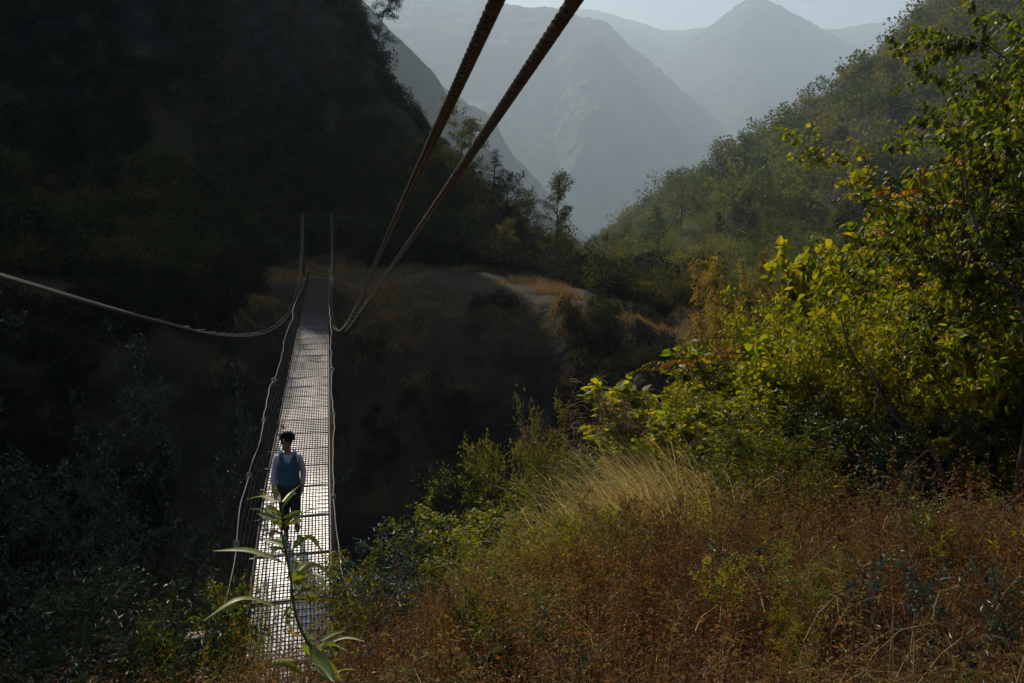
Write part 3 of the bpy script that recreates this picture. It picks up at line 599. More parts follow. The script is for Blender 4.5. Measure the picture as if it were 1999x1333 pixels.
for x, z, w in mk:
    yy = .008 - .152 * math.sqrt(max(0, 1 - (x / .196) ** 2)) - .012
    Vv += [(x, yy, z - w / 2), (x, yy, z + w / 2)]
mb.add(Vv, np.array([[2 * a, 2 * a + 2, 2 * a + 3, 2 * a + 1] for a in range(len(mk) - 1)])); obj('chest_mark', mb.mesh('chest_mark', M['mark']), vo)
tr = {n: (*J[n][:3], J[n][3] + .04, J[n][4] + .035) for n in ('pelvis', 'hipL', 'knL', 'hipR', 'knR')}
tr['pelvis'] = (0, 0, .93, .17, .125); tr['shinL'] = (-.08, -.04, .30, .062, .065); tr['shinR'] = (.10, .06, .38, .065, .065); tr['cufL'] = (-.076, -.025, .13, .055, .058); tr['cufR'] = (.10, .17, .30, .055, .058)
skin_mesh('trousers', tr, [('pelvis', 'hipL'), ('hipL', 'knL'), ('pelvis', 'hipR'), ('hipR', 'knR'), ('knL', 'shinL'), ('knR', 'shinR'), ('shinL', 'cufL'), ('shinR', 'cufR')], M['black_cloth'], man)
for s, flip in (('L', 0), ('R', 1)):
    e = {n + s: (*J[n + s][:3], J[n + s][3] + .010, J[n + s][4] + .010) for n in ('an', 'he', 'ba', 'to')}
    shoe = skin_mesh('shoe', e, [('an' + s, 'he' + s), ('he' + s, 'ba' + s), ('ba' + s, 'to' + s)], M['black_cloth'], man)
    mb = MB(); a, b, c = (np.array(J[k + s][:3]) for k in ('he', 'ba', 'to')); off = np.array([0, -.0, -.036]) if s == 'L' else np.array([0, .028, -.028])
    mb.tube([a + off, b + off * .9, c + off * .75], [.036, .042, .034], 10); mm = mb.mesh('sole', M['sole'], True); obj('sole', mm, shoe)

# ---------------------------------------------------------------- vegetation
def gz(x, y): return float(HH(np.array([x]), np.array([y]))[0])
def base_at(px, d):
    p = P(px, 450, d); return p[0], p[1], gz(p[0], p[1])
def top_z(py, x, y):   # height of a point that shows at image row py above ground spot (x, y)
    u = -(py - H_ / 2) / F; h = x * sy_ + y * cy_
    return h * (u * cp_ - sp_) / (cp_ + u * sp_)
class Template:
    def __init__(s, wood, lf, wm, lm, names=('trunk', 'crown')):
        s.w = wood.mesh(names[0], M[wm]) if wood else None; s.l = lf.mesh(names[1], M[lm]); s.names = names
        V = np.concatenate(lf.V); s.h = np.percentile(V[:, 2], 99.3)
    def put(s, name, loc, height, label, cat, group=None, rz=0, wid=1., lm=None, tilt=(0, 0)):
        r = tag(empty(name, loc), label, cat, group); k = height / s.h
        r.rotation_euler = (tilt[0], tilt[1], rz); r.scale = (k * wid, k * wid, k)
        if s.w: obj(s.names[0], s.w, r)
        l = s.l
        if lm:
            key = (s.l.name, lm)
            if key not in _lmc: c = s.l.copy(); c.materials.clear(); c.materials.append(M[lm]); c.name = s.names[1]; _lmc[key] = c
            l = _lmc[key]
        obj(s.names[1], l, r); return r
_lmc = {}
R_ = lambda n: np.random.default_rng(n)
SN = ('stem', 'foliage')
# --- near shrubs and trees
T = {}
for k in range(4):
    T['bushA%d' % k] = Template(*grow(R_(100 + k), 2.2, .022, stems=6, lean=.45, nbr=9, blen=.36, start=.15, sub=5, leaves=2700, lsize=.15, tpl=HEART, ldroop=.5, shape='even', spread=.05), 'twig', 'lime', SN)
    T['bushB%d' % k] = Template(*grow(R_(120 + k), 2.2, .02, stems=7, lean=.5, nbr=10, blen=.36, start=.1, sub=5, leaves=5200, lsize=.085, tpl=OVAL, ldroop=.15, shape='even', spread=.05), 'twig', 'yellow_green', SN)
    T['bushC%d' % k] = Template(*grow(R_(140 + k), 2.2, .02, stems=6, lean=.5, nbr=10, blen=.36, start=.08, sub=5, leaves=4600, lsize=.105, tpl=LANCE, ldroop=.2, shape='even', spread=.05), 'twig', 'green', SN)
T['heart_tree'] = Template(*grow(R_(7), 6.0, .07, lean=.5, nbr=24, blen=.42, start=.30, ang=1.1, sub=8, subl=.5, leaves=5800, lsize=.115, tpl=HEART, ldroop=1.0, shape='even', spread=.05, wob=.16, droop=.02), 'bark', 'green')
T['heart_tree2'] = Template(*grow(R_(8), 5.0, .06, lean=.5, nbr=22, blen=.45, start=.25, ang=1.15, sub=8, subl=.5, leaves=5000, lsize=.10, tpl=HEART, ldroop=.9, shape='even', spread=.05, wob=.16), 'bark', 'yellow_green')
T['glossy_tree'] = Template(*grow(R_(9), 4.0, .06, lean=.2, nbr=18, blen=.30, start=.2, ang=1.0, sub=5, leaves=3800, lsize=.14, tpl=LANCE, ldroop=.7, shape='round', spread=.06), 'bark', 'deep')
for k in range(3):
    T['dark_tree%d' % k] = Template(*grow(R_(30 + k), 8.0, .09, lean=.35, nbr=18, blen=.38, start=.35, ang=1.25, sub=6, subl=.5, leaves=5200, lsize=.12, tpl=OVAL, ldroop=.2, shape='even', spread=.07, wob=.15), 'bark', 'deep')
print('templates')

# right-hand thicket: rows of shrubs, front to back
xs_ = [1240, 1330, 1400, 1460, 1530, 1600, 1700, 1800, 1999, 2300]
sil = [880, 745, 715, 690, 640, 560, 530, 500, 430, 380]; fr = [960, 905, 890, 880, 880, 870, 850, 830, 800, 760]
rg = R_(77)
LBL = {
 'lime': ('bright lime shrub of broad heart-shaped leaves in the sunlit thicket', 'lime shrubs in the thicket'),
 'yellow_green': ('yellow-green small-leaved shrub packed among others in the thicket on the right bank', 'yellow-green shrubs in the thicket'),
 'green': ('mid green shrub of narrow leaves packed in the thicket on the right bank', 'green narrow-leaved shrubs in the thicket'),
 'deep': ('dark green shrub in the shaded lower part of the thicket above the brown weeds', 'dark shrubs at the foot of the thicket')}
n_ = 0
for ri, (d, f, step) in enumerate([(8.6, .0, 90), (9.7, .25, 84), (11.2, .5, 80), (13.0, .75, 76), (15.2, 1.0, 66)]):
    px = 1370 + 25 * ri
    while px < 2200:
        q = px + rg.normal(0, 18); dd = d * rg.uniform(.95, 1.06)
        if not (ri == 0 and q < 1480):
            tp = np.interp(q, xs_, fr) * (1 - f) + np.interp(q, xs_, sil) * f + rg.normal(0, 16)
            x, y, z = base_at(q, dd); zt = top_z(tp, x, y); h = max(zt - z, 1.0) * 1.12
            if q < 1560 and f > .2: c = 'lime' if rg.random() < .7 else 'yellow_green'
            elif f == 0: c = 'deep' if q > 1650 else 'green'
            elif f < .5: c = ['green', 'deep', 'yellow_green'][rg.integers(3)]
            else: c = ['yellow_green', 'green', 'yellow_green', 'lime'][rg.integers(4)]
            tn = {'lime': 'bushA', 'yellow_green': 'bushB', 'green': 'bushC', 'deep': 'bushC'}[c] + str(rg.integers(4))
            if c == 'yellow_green' and rg.random() < .3: tn = 'bushA' + str(rg.integers(4))
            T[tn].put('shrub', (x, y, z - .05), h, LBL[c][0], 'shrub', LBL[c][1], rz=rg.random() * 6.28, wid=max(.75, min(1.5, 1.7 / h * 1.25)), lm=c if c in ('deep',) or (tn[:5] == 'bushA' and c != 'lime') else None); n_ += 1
        px += step * rg.uniform(.8, 1.2)
for q, tp, d in [(1640, 560, 11), (1700, 590, 9.5), (1760, 520, 10.5), (1820, 560, 9.0), (1880, 500, 9.8), (1950, 540, 8.6), (1990, 470, 9.6), (1600, 640, 10.2), (1680, 690, 9.2), (1790, 660, 8.6), (1900, 640, 8.2), (2040, 560, 8.4), (1560, 720, 10.4), (1470, 760, 11)]:
    x, y, z = base_at(q, d); c = ['yellow_green', 'lime', 'yellow_green'][int(q) % 3]
    T[('bushA' if c == 'lime' else 'bushB') + str(int(q) % 4)].put('shrub', (x, y, z - .05), top_z(tp, x, y) - z, LBL[c][0], 'shrub', LBL[c][1], rz=q, wid=.8)
# low left end of the thicket
for q, tp, d, c, tn in [(1300, 850, 12.6, 'lime', 'bushA2'), (1440, 800, 11.5, 'lime', 'bushA3'), (1530, 670, 14.2, 'lime', 'bushA2'), (1330, 830, 12.5, 'lime', 'bushA0'), (1375, 800, 12, 'lime', 'bushA1'), (1410, 860, 11, 'lime', 'bushA2'), (1350, 760, 13.5, 'lime', 'bushA3'), (1420, 720, 14, 'lime', 'bushA1'), (1490, 690, 14.5, 'lime', 'bushA0')]:
    x, y, z = base_at(q, d); zt = top_z(tp, x, y)
    T[tn].put('shrub', (x, y, z - .05), max(zt - z, .8), LBL['lime'][0], 'shrub', LBL['lime'][1], rz=rg.random() * 6.28, wid=1.45)
x, y, z = base_at(1780, 7.9); T['bushA2'].put('shrub', (x, y, z), top_z(905, x, y) - z, 'pale blue-green shrub with rounded leaves at the foot of the thicket', 'shrub', rz=1, wid=1.25, lm='blue')
x, y, z = base_at(2010, 9.3); T['heart_tree'].put('tree', (x, y, z - .1), top_z(10, x, y) - z, 'tall leafy tree with drooping heart-shaped leaves at the top right corner', 'tree', rz=2.2, wid=1.0, tilt=(0, -.08))
x, y, z = base_at(1900, 11.5); T['heart_tree2'].put('tree', (x, y, z - .1), top_z(120, x, y) - z, 'yellow-green tree with heart-shaped leaves behind the tall tree at the right', 'tree', rz=.7, wid=.95)
x, y, z = base_at(2150, 10.5); T['heart_tree2'].put('tree', (x, y, z - .1), top_z(60, x, y) - z, 'leafy tree cut by the right edge of the picture', 'tree', rz=3.7, wid=1.1, lm='green')
x, y, z = base_at(1905, 9.8); T['heart_tree'].put('tree', (x, y, z - .1), top_z(25, x, y) - z, 'tall tree whose branches of heart-shaped leaves reach left in front of the right hill', 'tree', rz=3.1, wid=.85, tilt=(0, -.05))
x, y, z = base_at(2070, 8.3); T['heart_tree'].put('tree', (x, y, z - .1), top_z(-90, x, y) - z, 'tall tree at the right edge whose crown fills the top right corner', 'tree', rz=5.6, wid=.9)
x, y, z = base_at(1850, 12.5); T['heart_tree2'].put('tree', (x, y, z - .1), top_z(330, x, y) - z, 'yellow-green tree just behind the orange sumac', 'tree', rz=2.9, wid=1.2)
x, y, z = base_at(1770, 13.5); T['heart_tree2'].put('tree', (x, y, z - .1), top_z(400, x, y) - z, 'smaller yellow-green tree filling the gap below the tall trees', 'tree', rz=1.9, wid=1.2)
x, y, z = base_at(1960, 13); T['heart_tree2'].put('tree', (x, y, z - .1), top_z(250, x, y) - z, 'yellow-green tree deep in the thicket at the right, half hidden by orange sumac', 'tree', rz=5.1, wid=1.2)
x, y, z = base_at(1690, 17); T['glossy_tree'].put('tree', (x, y, z - .1), top_z(345, x, y) - z, 'dark tree with long glossy hanging leaves above the thicket', 'tree', rz=.4, wid=.62)

# sumac with pinnate leaves turning orange
def pinnate_bundle(rng, stems):
    wood, g, o = MB(), MB(), MB()
    for (p0, p1, nleaf, frac, ls) in stems:
        p0 = np.array(p0); p1 = np.array(p1); L = np.linalg.norm(p1 - p0)
        pts = smooth_path([p0, (p0 + p1) / 2 + [0, 0, L * .08], p1], 14); wood.tube(pts, np.linspace(.009, .002, 14), 4, cap=False)
        t = np.linspace(.12, 1, nleaf); k = np.clip((t * 13).astype(int), 0, 12); base = pts[k]; tan = pts[k + 1] - pts[k]; tan /= np.linalg.norm(tan, axis=1)[:, None]
        sd_ = np.cross(tan, [0, 0, 1.]); sd_ /= np.linalg.norm(sd_, axis=1)[:, None]
        for sg in (-1, 1):
            dr = sd_ * sg * .7 + tan * .35 + np.array([0, 0, -.75]) + rng.normal(0, .12, base.shape)
            Vl, Fl, r = put_leaves(rng, base, dr, ls * rng.uniform(.8, 1.1, nleaf), OVAL, .25)
            (o if rng.random() < frac else g).add(Vl, Fl, r)
    return wood, g, o
def sumac(px, py, d, spec, label, seed, stem_from=None):
    """spec: list of (px0,py0,px1,py1,ddepth,nleaflets,orange share,leaf size)"""
    rng = R_(seed); c = P(px, py, d); x, y = c[0], c[1]; z = gz(x, y); r = tag(empty('sumac', (x, y, z)), label, 'shrub'); o3 = np.array([x, y, z])
    st = [(P(a, b, d) - o3, P(e, f, d + dd) - o3, n, fr_, ls) for a, b, e, f, dd, n, fr_, ls in spec]
    w, g_, o_ = pinnate_bundle(rng, st)
    top = P(px, py, d) - o3; w.tube(smooth_path([(0, 0, -.1), (.25, .25, top[2] * .3), (-.12, .15, top[2] * .65), tuple(top)], 12), np.linspace(.018, .007, 12), 6)
    for s_ in st: w.tube(smooth_path([tuple(top * .8), tuple((top * .8 + s_[0]) / 2 + [0, 0, .05]), tuple(s_[0])], 8), .007, 5)
    obj('stem', w.mesh('stem', M['twig']), r); obj('foliage', g_.mesh('foliage', M['yellow_green']), r) if g_.V else None
    if o_.V: tag(obj('foliage', o_.mesh('foliage', M['orange']), r), 'orange autumn leaflets')
sumac(1395, 720, 11.2, [(1350, 700, 1285, 716, -.2, 11, 1, .085), (1290, 716, 1222, 730, -.2, 9, 0, .085), (1300, 706, 1255, 712, -.2, 6, 0, .08), (1460, 690, 1330, 712, 0, 15, 1, .09), (1440, 660, 1330, 682, -.3, 13, 0, .11), (1480, 668, 1400, 690, .1, 10, .5, .09), (1390, 710, 1300, 740, .2, 10, .6, .07), (1250, 850, 1300, 845, 0, 6, 1, .06)],
      'sumac with drooping orange and green leaflets reaching out left of the lime shrubs', 5)
sumac(1885, 430, 8.6, [(1890, 335, 1775, 350, -.3, 9, 0, .16), (1885, 310, 1965, 330, .2, 8, 0, .10), (1760, 378, 1705, 374, 0, 6, 1, .075), (1810, 372, 1765, 372, 0, 6, .5, .075), (1900, 398, 1855, 388, .1, 5, 1, .085), (1880, 312, 1868, 300, 0, 3, 1, .10), (1890, 350, 1800, 325, .1, 9, 0, .12), (1930, 360, 2010, 400, 0, 12, 0, .1), (1840, 428, 1800, 425, 0, 5, 1, .07), (1960, 395, 1935, 400, .2, 4, 1, .08), (1900, 430, 1980, 450, .2, 12, 0, .10), (1725, 450, 1690, 455, .2, 5, 1, .07), (1890, 400, 1790, 410, .1, 10, 0, .1), (1990, 290, 2010, 280, 0, 4, 1, .08)],
      'sumac with glowing orange leaflets in front of the tall tree', 6)
sumac(1850, 560, 9.5, [(1835, 548, 1805, 552, 0, 4, 1, .08), (1775, 552, 1755, 556, .1, 3, 1, .07), (1900, 530, 1980, 520, 0, 12, 0, .1), (1850, 520, 1790, 500, 0, 10, 0, .09)],
      'low sumac with a few orange leaflets amid the upper thicket', 8)

# bare and curving twigs rising through the thicket
for px, py, d, px1, py1, lab in [(1990, 590, 7.2, 1880, 330, 'bare dark curving sapling trunk in front of the right-hand foliage'), (1720, 760, 9, 1640, 610, 'thin bare dark twig leaning left out of the middle of the thicket'), (1830, 900, 8, 1690, 700, 'long bare reddish twig low in the thicket')]:
    a = P(px, py, d); b = P(px1, py1, d + .4); gx = gz(a[0], a[1]); mb = MB(); o3 = np.array([a[0], a[1], gx])
    pts = smooth_path([(0.15, 0, -.1), tuple(a - o3), tuple((a + b) / 2 - o3 + [-.12, 0, -.02]), tuple(b - o3)], 24); mb.tube(pts, np.linspace(.03, .008, 24), 7)
    rr_ = R_(int(px)); 
    for k in range(5):
        q = pts[10 + k * 3]; mb.tube(branch(rr_, q, rr_.normal(0, .6, 3) + [0, 0, .5], .45, 5, .2), np.linspace(.007, .002, 6), 4)
    o = obj('sapling', mb.mesh('sapling', M['bark']), None); o.location = o3; tag(o, lab, 'sapling')

# shrubs along the lip of the near bank
for px, tp, d, tn, lm, wid, lab in [
  (1055, 772, 11.8, 'bushC0', 'weed_green', .55, 'tall pointed grey-green shrub standing highest on the lip of the near bank'),
  (1010, 850, 11.6, 'bushB1', 'weed_green', .9, 'grey-green shrub left of the tall pointed one on the bank lip'),
  (1100, 850, 12, 'bushB2', 'weed_green', .9, 'grey-green shrub right of the tall pointed one on the bank lip'),
  (960, 905, 11, 'bushC1', 'green', 1.1, 'glossy long-leaved shrub on the bank lip beside the dark gorge'),
  (905, 935, 10.4, 'bushC2', 'deep', 1.2, 'dark glossy shrub overhanging the gorge at the bank lip'),
  (840, 985, 9.8, 'bushB3', 'green', 1.2, 'low shrub with a few orange leaves where the bank lip drops to the bridge'),
  (800, 1040, 9.3, 'bushC3', 'blue', 1.2, 'pale blue-green shrub lowest on the bank lip'),
  (1000, 985, 9.6, 'bushB0', 'lime', 1.5, 'small bright green bush in front of the grey-green shrubs'),
  (1085, 960, 10.2, 'bushB1', 'lime', 1.5, 'small bright green bush in the middle of the bank below the straw grass'),
  (1240, 870, 12.6, 'bushB2', 'weed_green', 1.2, 'olive bush between the reed plumes and the lime shrubs'),
  (1180, 900, 12.2, 'bushB3', 'weed_green', 1.2, 'olive bush under the reed plumes'),
  (700, 1085, 9.6, 'bushC0', 'yellow_green', 1.3, 'narrow-leaved yellow-green bush just right of the bridge end'),
  (760, 1100, 8.9, 'bushC1', 'green', 1.3, 'narrow-leaved green bush two steps right of the bridge end'),
  (440, 1120, 9.3, 'bushC2', 'weed_green', .4, 'thin bush growing beside the left rope of the bridge'),
  (320, 1145, 8.6, 'bushC3', 'deep', 1.0, 'mid green bush lower left of the bridge, behind the anchor post'),  # bushes left of the bridge take darker leaf materials: shade put into the colour
  (355, 1175, 7.6, 'bushC1', 'green', .9, 'small yellow-green bush left of the anchor post'),
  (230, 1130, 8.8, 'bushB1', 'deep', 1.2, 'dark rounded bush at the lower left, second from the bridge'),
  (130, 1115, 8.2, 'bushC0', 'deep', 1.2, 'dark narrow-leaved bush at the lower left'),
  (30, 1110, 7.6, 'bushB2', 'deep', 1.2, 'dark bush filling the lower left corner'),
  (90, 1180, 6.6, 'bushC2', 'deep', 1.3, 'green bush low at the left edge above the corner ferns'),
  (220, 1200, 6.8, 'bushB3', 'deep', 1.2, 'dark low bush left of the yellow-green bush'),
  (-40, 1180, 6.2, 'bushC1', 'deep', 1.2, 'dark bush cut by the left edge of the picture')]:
    x, y, z = base_at(px, d); h = max(top_z(tp, x, y) - z, .5)
    T[tn].put('shrub', (x, y, z - .05), h, lab, 'shrub', rz=px * .37, wid=wid * max(.6, min(1.4, 1.5 / h)), lm=lm)

# dark trees rising out of the gorge on the left
for px, tp, d, tn, lab in [(60, 655, 13.0, 'dark_tree0', 'dark tree with small bluish leaves at the far left, above the lower bushes'), (235, 855, 12.5, 'dark_tree1', 'dark tree with bluish leaves rising from the gorge, its crown ending left of the bridge'), (150, 850, 11, 'dark_tree2', 'dark spreading tree in the lower left between two taller dark crowns'), (190, 700, 17, 'dark_tree2', 'dark tree behind, its flat crown left of the gorge'), (-60, 440, 12, 'dark_tree1', 'dark tree at the left edge reaching up past the bridge cable')]:
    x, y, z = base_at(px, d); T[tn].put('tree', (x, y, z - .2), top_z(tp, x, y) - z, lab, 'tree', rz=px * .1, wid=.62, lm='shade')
print('near shrubs')

# --- the flowering weed stalk right in front of the camera
D0 = 1.62
def Q(u, v, dd=0): return P(350 + u / 2.5, 800 + v / 2.5, D0 + dd)
stem_px = [(505, 470), (500, 600), (520, 700), (545, 830), (560, 960), (600, 1090), (640, 1150), (700, 1260), (760, 1345), (800, 1500), (830, 1900), (840, 2600)]
sp = smooth_path([Q(u, v) for u, v in stem_px], 70); pb_ = np.array([sp[-1][0], sp[-1][1], gz(sp[-1][0], sp[-1][1])])
if sp[-1][2] > pb_[2]: sp = np.vstack([sp, pb_ - [0, 0, .05]])
weed = tag(empty('tall_weed', tuple(pb_)), 'tall pale green weed with long pointed leaves standing right before the bridge', 'plant')
mb = MB(); mb.tube(sp - pb_, np.linspace(.0022, .0055, len(sp)), 7); obj('stem', mb.mesh('stem', M['hero'], True), weed)
leaves = [((500, 745), (330, 690), (165, 688), .17, 0), ((505, 975), (310, 925), (115, 1030), .15, -.03), ((480, 450), (430, 415), (380, 405), .2, 0), ((490, 450), (470, 400), (455, 358), .28, .01), ((505, 450), (555, 400), (602, 355), .2, .02), ((508, 468), (545, 425), (572, 408), .24, -.02), ((470, 455), (400, 425), (325, 438), .16, .03),
 ((505, 530), (430, 495), (343, 483), .16, -.02), ((500, 560), (440, 520), (378, 505), .15, .03), ((560, 540), (640, 490), (715, 488), .18, .0), ((520, 575), (560, 520), (600, 500), .26, -.03), ((500, 600), (480, 560), (478, 520), .3, -.02), ((530, 560), (575, 545), (600, 540), .28, .03), ((500, 520), (455, 490), (425, 500), .25, -.04),
 ((520, 668), (470, 645), (415, 635), .2, .02), ((520, 684), (475, 672), (430, 678), .2, -.02), ((555, 675), (640, 625), (697, 692), .18, .0), ((552, 700), (575, 650), (620, 632), .3, -.02),
 ((575, 800), (660, 760), (758, 822), .16, .02), ((570, 845), (650, 800), (722, 885), .17, -.02), ((560, 812), (620, 755), (705, 762), .2, .03), ((575, 860), (580, 820), (600, 780), .34, -.03),
 ((548, 1065), (520, 1030), (538, 985), .3, 0), ((600, 1108), (560, 1100), (528, 1065), .3, -.01), ((640, 1112), (650, 1060), (692, 1028), .34, 0), ((690, 1130), (750, 1095), (808, 1080), .2, .02), ((700, 1150), (800, 1115), (905, 1130), .13, 0), ((705, 1165), (760, 1160), (822, 1182), .18, -.03), ((720, 1140), (750, 1160), (760, 1200), .3, -.03),
 ((560, 1225), (505, 1222), (452, 1225), .14, .03), ((610, 1290), (530, 1245), (438, 1250), .15, -.02), ((735, 1322), (800, 1270), (872, 1272), .16, .02), ((640, 1150), (690, 1230), (770, 1340), .30, -.03), ((660, 1200), (720, 1270), (800, 1330), .34, .03), ((590, 1320), (560, 1330), (520, 1345), .2, 0), ((620, 1150), (640, 1200), (700, 1240), .34, .04)]
rg = R_(3)
for k in range(22):      # small leaves tucked along the stem
    i_ = int(rg.integers(0, 10)); u, v = stem_px[i_]; w1 = (stem_px[min(i_ + 1, 9)][0] - u) * rg.random(), (stem_px[min(i_ + 1, 9)][1] - v) * rg.random(); u += w1[0]; v += w1[1]; sg = rg.choice([-1, 1]); q_ = rg.uniform(40, 105)
    leaves.append(((u, v), (u + sg * q_ * .55, v - q_ * rg.uniform(.2, .5)), (u + sg * q_, v - q_ * rg.uniform(-.3, .5)), rg.uniform(.16, .26), rg.uniform(-.04, .04)))
for k, (a, b, c, w, dd) in enumerate(leaves):
    A = Q(*a); B = Q(*b, dd * 1.2 + .01); C = Q(*c, dd * 2.5); n = 13; pts = smooth_path([A, B, C], n); L = np.linalg.norm(np.diff(pts, axis=0), axis=1).sum()
    T_ = np.gradient(pts, axis=0); T_ /= np.linalg.norm(T_, axis=1)[:, None]; up = np.array([-.25 * sy_, -.25 * cy_, 1.]) + rg.normal(0, .35, 3); side = np.cross(T_, up); side /= np.linalg.norm(side, axis=1)[:, None]; nrm = np.cross(side, T_)
    t = np.linspace(0, 1, n); ww = L * w * .36 * (np.sin(np.pi * np.clip(t * .94 + .06, 0, 1)) ** .8) * (1 + .10 * (np.arange(n) % 2)) * (1 - t ** 8) + .0008
    if sum(1 for _ in [0]) and k in (22, 23): pass
    V_ = np.stack([pts - side * ww[:, None] + nrm * ww[:, None] * .35, pts - side * ww[:, None] * .5 + nrm * ww[:, None] * .12, pts, pts + side * ww[:, None] * .5 + nrm * ww[:, None] * .12, pts + side * ww[:, None] + nrm * ww[:, None] * .35], 1).reshape(-1, 3) - pb_
    q = np.array([[5 * i + j, 5 * i + j + 1, 5 * i + j + 6, 5 * i + j + 5] for i in range(n - 1) for j in range(4)])
    mb = MB(); mb.add(V_, q, rg.random()); lo = obj('leaf', mb.mesh('leaf', M['plume'] if k == 23 else M['hero'], True), weed)
    if k == 23: lo['label'] = 'yellowing withered leaf'

# --- undergrowth of the near bank
def edge_ok(x, y, z):
    return ~((np.abs(x + .7) < .75) & (y > 9.6))
def scatter(rng, n, x0, x1, y0, y1, cond=None):
    x = rng.uniform(x0, x1, n); y = rng.uniform(y0, y1, n); z = HH(x, y); a, b, d = proj(np.c_[x, y, z + .2])
    ok = (d > .8) & (a > -250) & (a < 2250) & (b < 1650) & edge_ok(x, y, z)
    if cond is not None: ok &= cond(x, y, z, a, b, d)
    return np.c_[x, y, z][ok], a[ok], b[ok], d[ok]
def weeds(name, rng, pts, hgt, mats, leafn, lsize, lean=.25, stem_mat='twig', label=None, tpl=OVAL, col_noise=0, top_only=.25):
    n = len(pts); dr = rng.normal(0, 1, (n, 2)); dr /= np.linalg.norm(dr, axis=1)[:, None]; h = hgt * rng.uniform(.5, 1.25, n)
    V1, F1, r1, C = blades(rng, pts - [0, 0, .03], dr, h, .0045 + .003 * rng.random(n), np.abs(rng.normal(0, lean, n)) * 2, 4)
    nl = rng.poisson(leafn, n); own = np.repeat(np.arange(n), nl); t = top_only + (1 - top_only) * rng.random(len(own)); k = np.clip((t * 4).astype(int), 0, 3); f = (t * 4 - k)[:, None]
    p = C[own, k] * (1 - f) + C[own, k + 1] * f
    side_tw = rng.normal(0, 1, (len(own), 3)) * [1, 1, .4]; side_tw /= np.linalg.norm(side_tw, axis=1)[:, None]
    p2 = p + side_tw * (rng.random(len(own)) * .09 * (1.1 - t))[:, None]
    pn = fbm(pts[:, 0] * 1.3, pts[:, 1] * 1.3, 3, 91); cr = np.clip(rng.random(n)[own] * .4 + rng.random(len(own)) * .4 + .12 + pn[own] * .9, 0, 1)
    V2, F2, r2 = put_leaves(rng, p2, side_tw + rng.normal(0, .3, p2.shape), lsize * rng.uniform(.5, 1.3, len(own)), tpl, .8, rnd=cr)
    o = obj(name, mesh(name, V1, F1, M[stem_mat], r1)); tag(o, None, None, None, 'stuff')
    o2 = obj(name + '_leaves' if False else 'weed_leaves', mesh('weed_leaves', V2, F2, M[mats], r2), o)
    if label: o['label'] = label
    return o
rg = R_(40)
def brown_zone(x, y, z, a, b, d):
    lim = np.interp(a, [0, 350, 700, 780, 900, 1100, 1300, 1500, 1700, 2000], [1290, 1270, 1170, 1120, 1070, 1050, 1040, 980, 1020, 1040])
    return (b > lim + rg.normal(0, 25, len(a)))
pts, a, b, d = scatter(rg, 60000, -5, 15, 1.6, 12.5, brown_zone)
keep = rg.random(len(pts)) < np.clip(.35 + .1 * d, 0, 1); pts = pts[keep]
dens = fbm(pts[:, 0] * .9, pts[:, 1] * .9, 3, 60)
print('brown', len(pts))
weeds('dry_weeds', rg, pts[dens > -.05], .55, 'brown', 22, .017, lean=.16, stem_mat='weed_stem', tpl=BLOB, label='reddish brown dry weeds covering the near slope')
weeds('dry_weeds', rg, pts[dens <= -.05], .33, 'brown', 20, .021, lean=.35, stem_mat='weed_stem', label='lower patches of reddish brown dry weeds on the near slope')
pts, a, b, d = scatter(rg, 9000, -4, 9, 1.6, 12, lambda x, y, z, a, b, d: fbm(x * .8, y * .8, 3, 71) > .05)
weeds('green_weeds', rg, pts, .48, 'weed_green', 16, .035, lean=.3, tpl=LANCE, stem_mat='weed_stem', label='olive weeds mixed into the brown ones')
tp_, a, b, d = scatter(rg, 11000, -3, 14, 2.4, 12, lambda x, y, z, a, b, d: brown_zone(x, y, z, a, b, d) & (fbm(x * .7, y * .7, 3, 171) > .04))
weeds('tall_dry_weeds', rg, tp_, .9, 'brown', 30, .026, lean=.28, stem_mat='weed_stem', label='taller tangled clumps of russet dry weeds on the near slope')
for k in range(34):
    q = rg.uniform(760, 1990); d_ = rg.uniform(4.2, 8.8); c = P(q, 450, d_); z = gz(c[0], c[1]); u_, v_, _ = proj([c[0], c[1], z + .3])
    if v_[0] < 1040 or abs(c[0] + .7) < 1.2: continue
    tn = ['bushC', 'bushB'][k % 2] + str(k % 4); lm = ['weed_green', 'yellow_green', 'brown', 'weed_green', 'brown'][k % 5]
    T[tn].put('herb', (c[0], c[1], z - .03), rg.uniform(.4, .85), {'weed_green': 'knee-high olive shrublet in the brown weeds', 'yellow_green': 'knee-high yellow-green shrublet in the brown weeds', 'brown': 'knee-high russet shrublet in the brown weeds'}[lm], 'shrub', {'weed_green': 'olive shrublets among the weeds', 'yellow_green': 'yellow-green shrublets among the weeds', 'brown': 'russet shrublets among the weeds'}[lm], rz=k, wid=.9, lm=lm)
print('green', len(pts))
pts, a, b, d = scatter(rg, 12000, -3, 9, 7.0, 13.5, lambda x, y, z, a, b, d: (b < 1150) & (b > 800))
weeds('green_weeds', rg, pts, .50, 'yellow_green', 13, .045, lean=.4, tpl=OVAL, label='bright green weeds along the lip of the near bank')
pts, a, b, d = scatter(rg, 9000, -9, -1.6, 2.0, 10.0, lambda x, y, z, a, b, d: (a < 450))
weeds('green_weeds', rg, pts, .45, 'deep', 14, .05, lean=.4, tpl=LANCE, label='dark green weeds on the shaded slope left of the bridge')
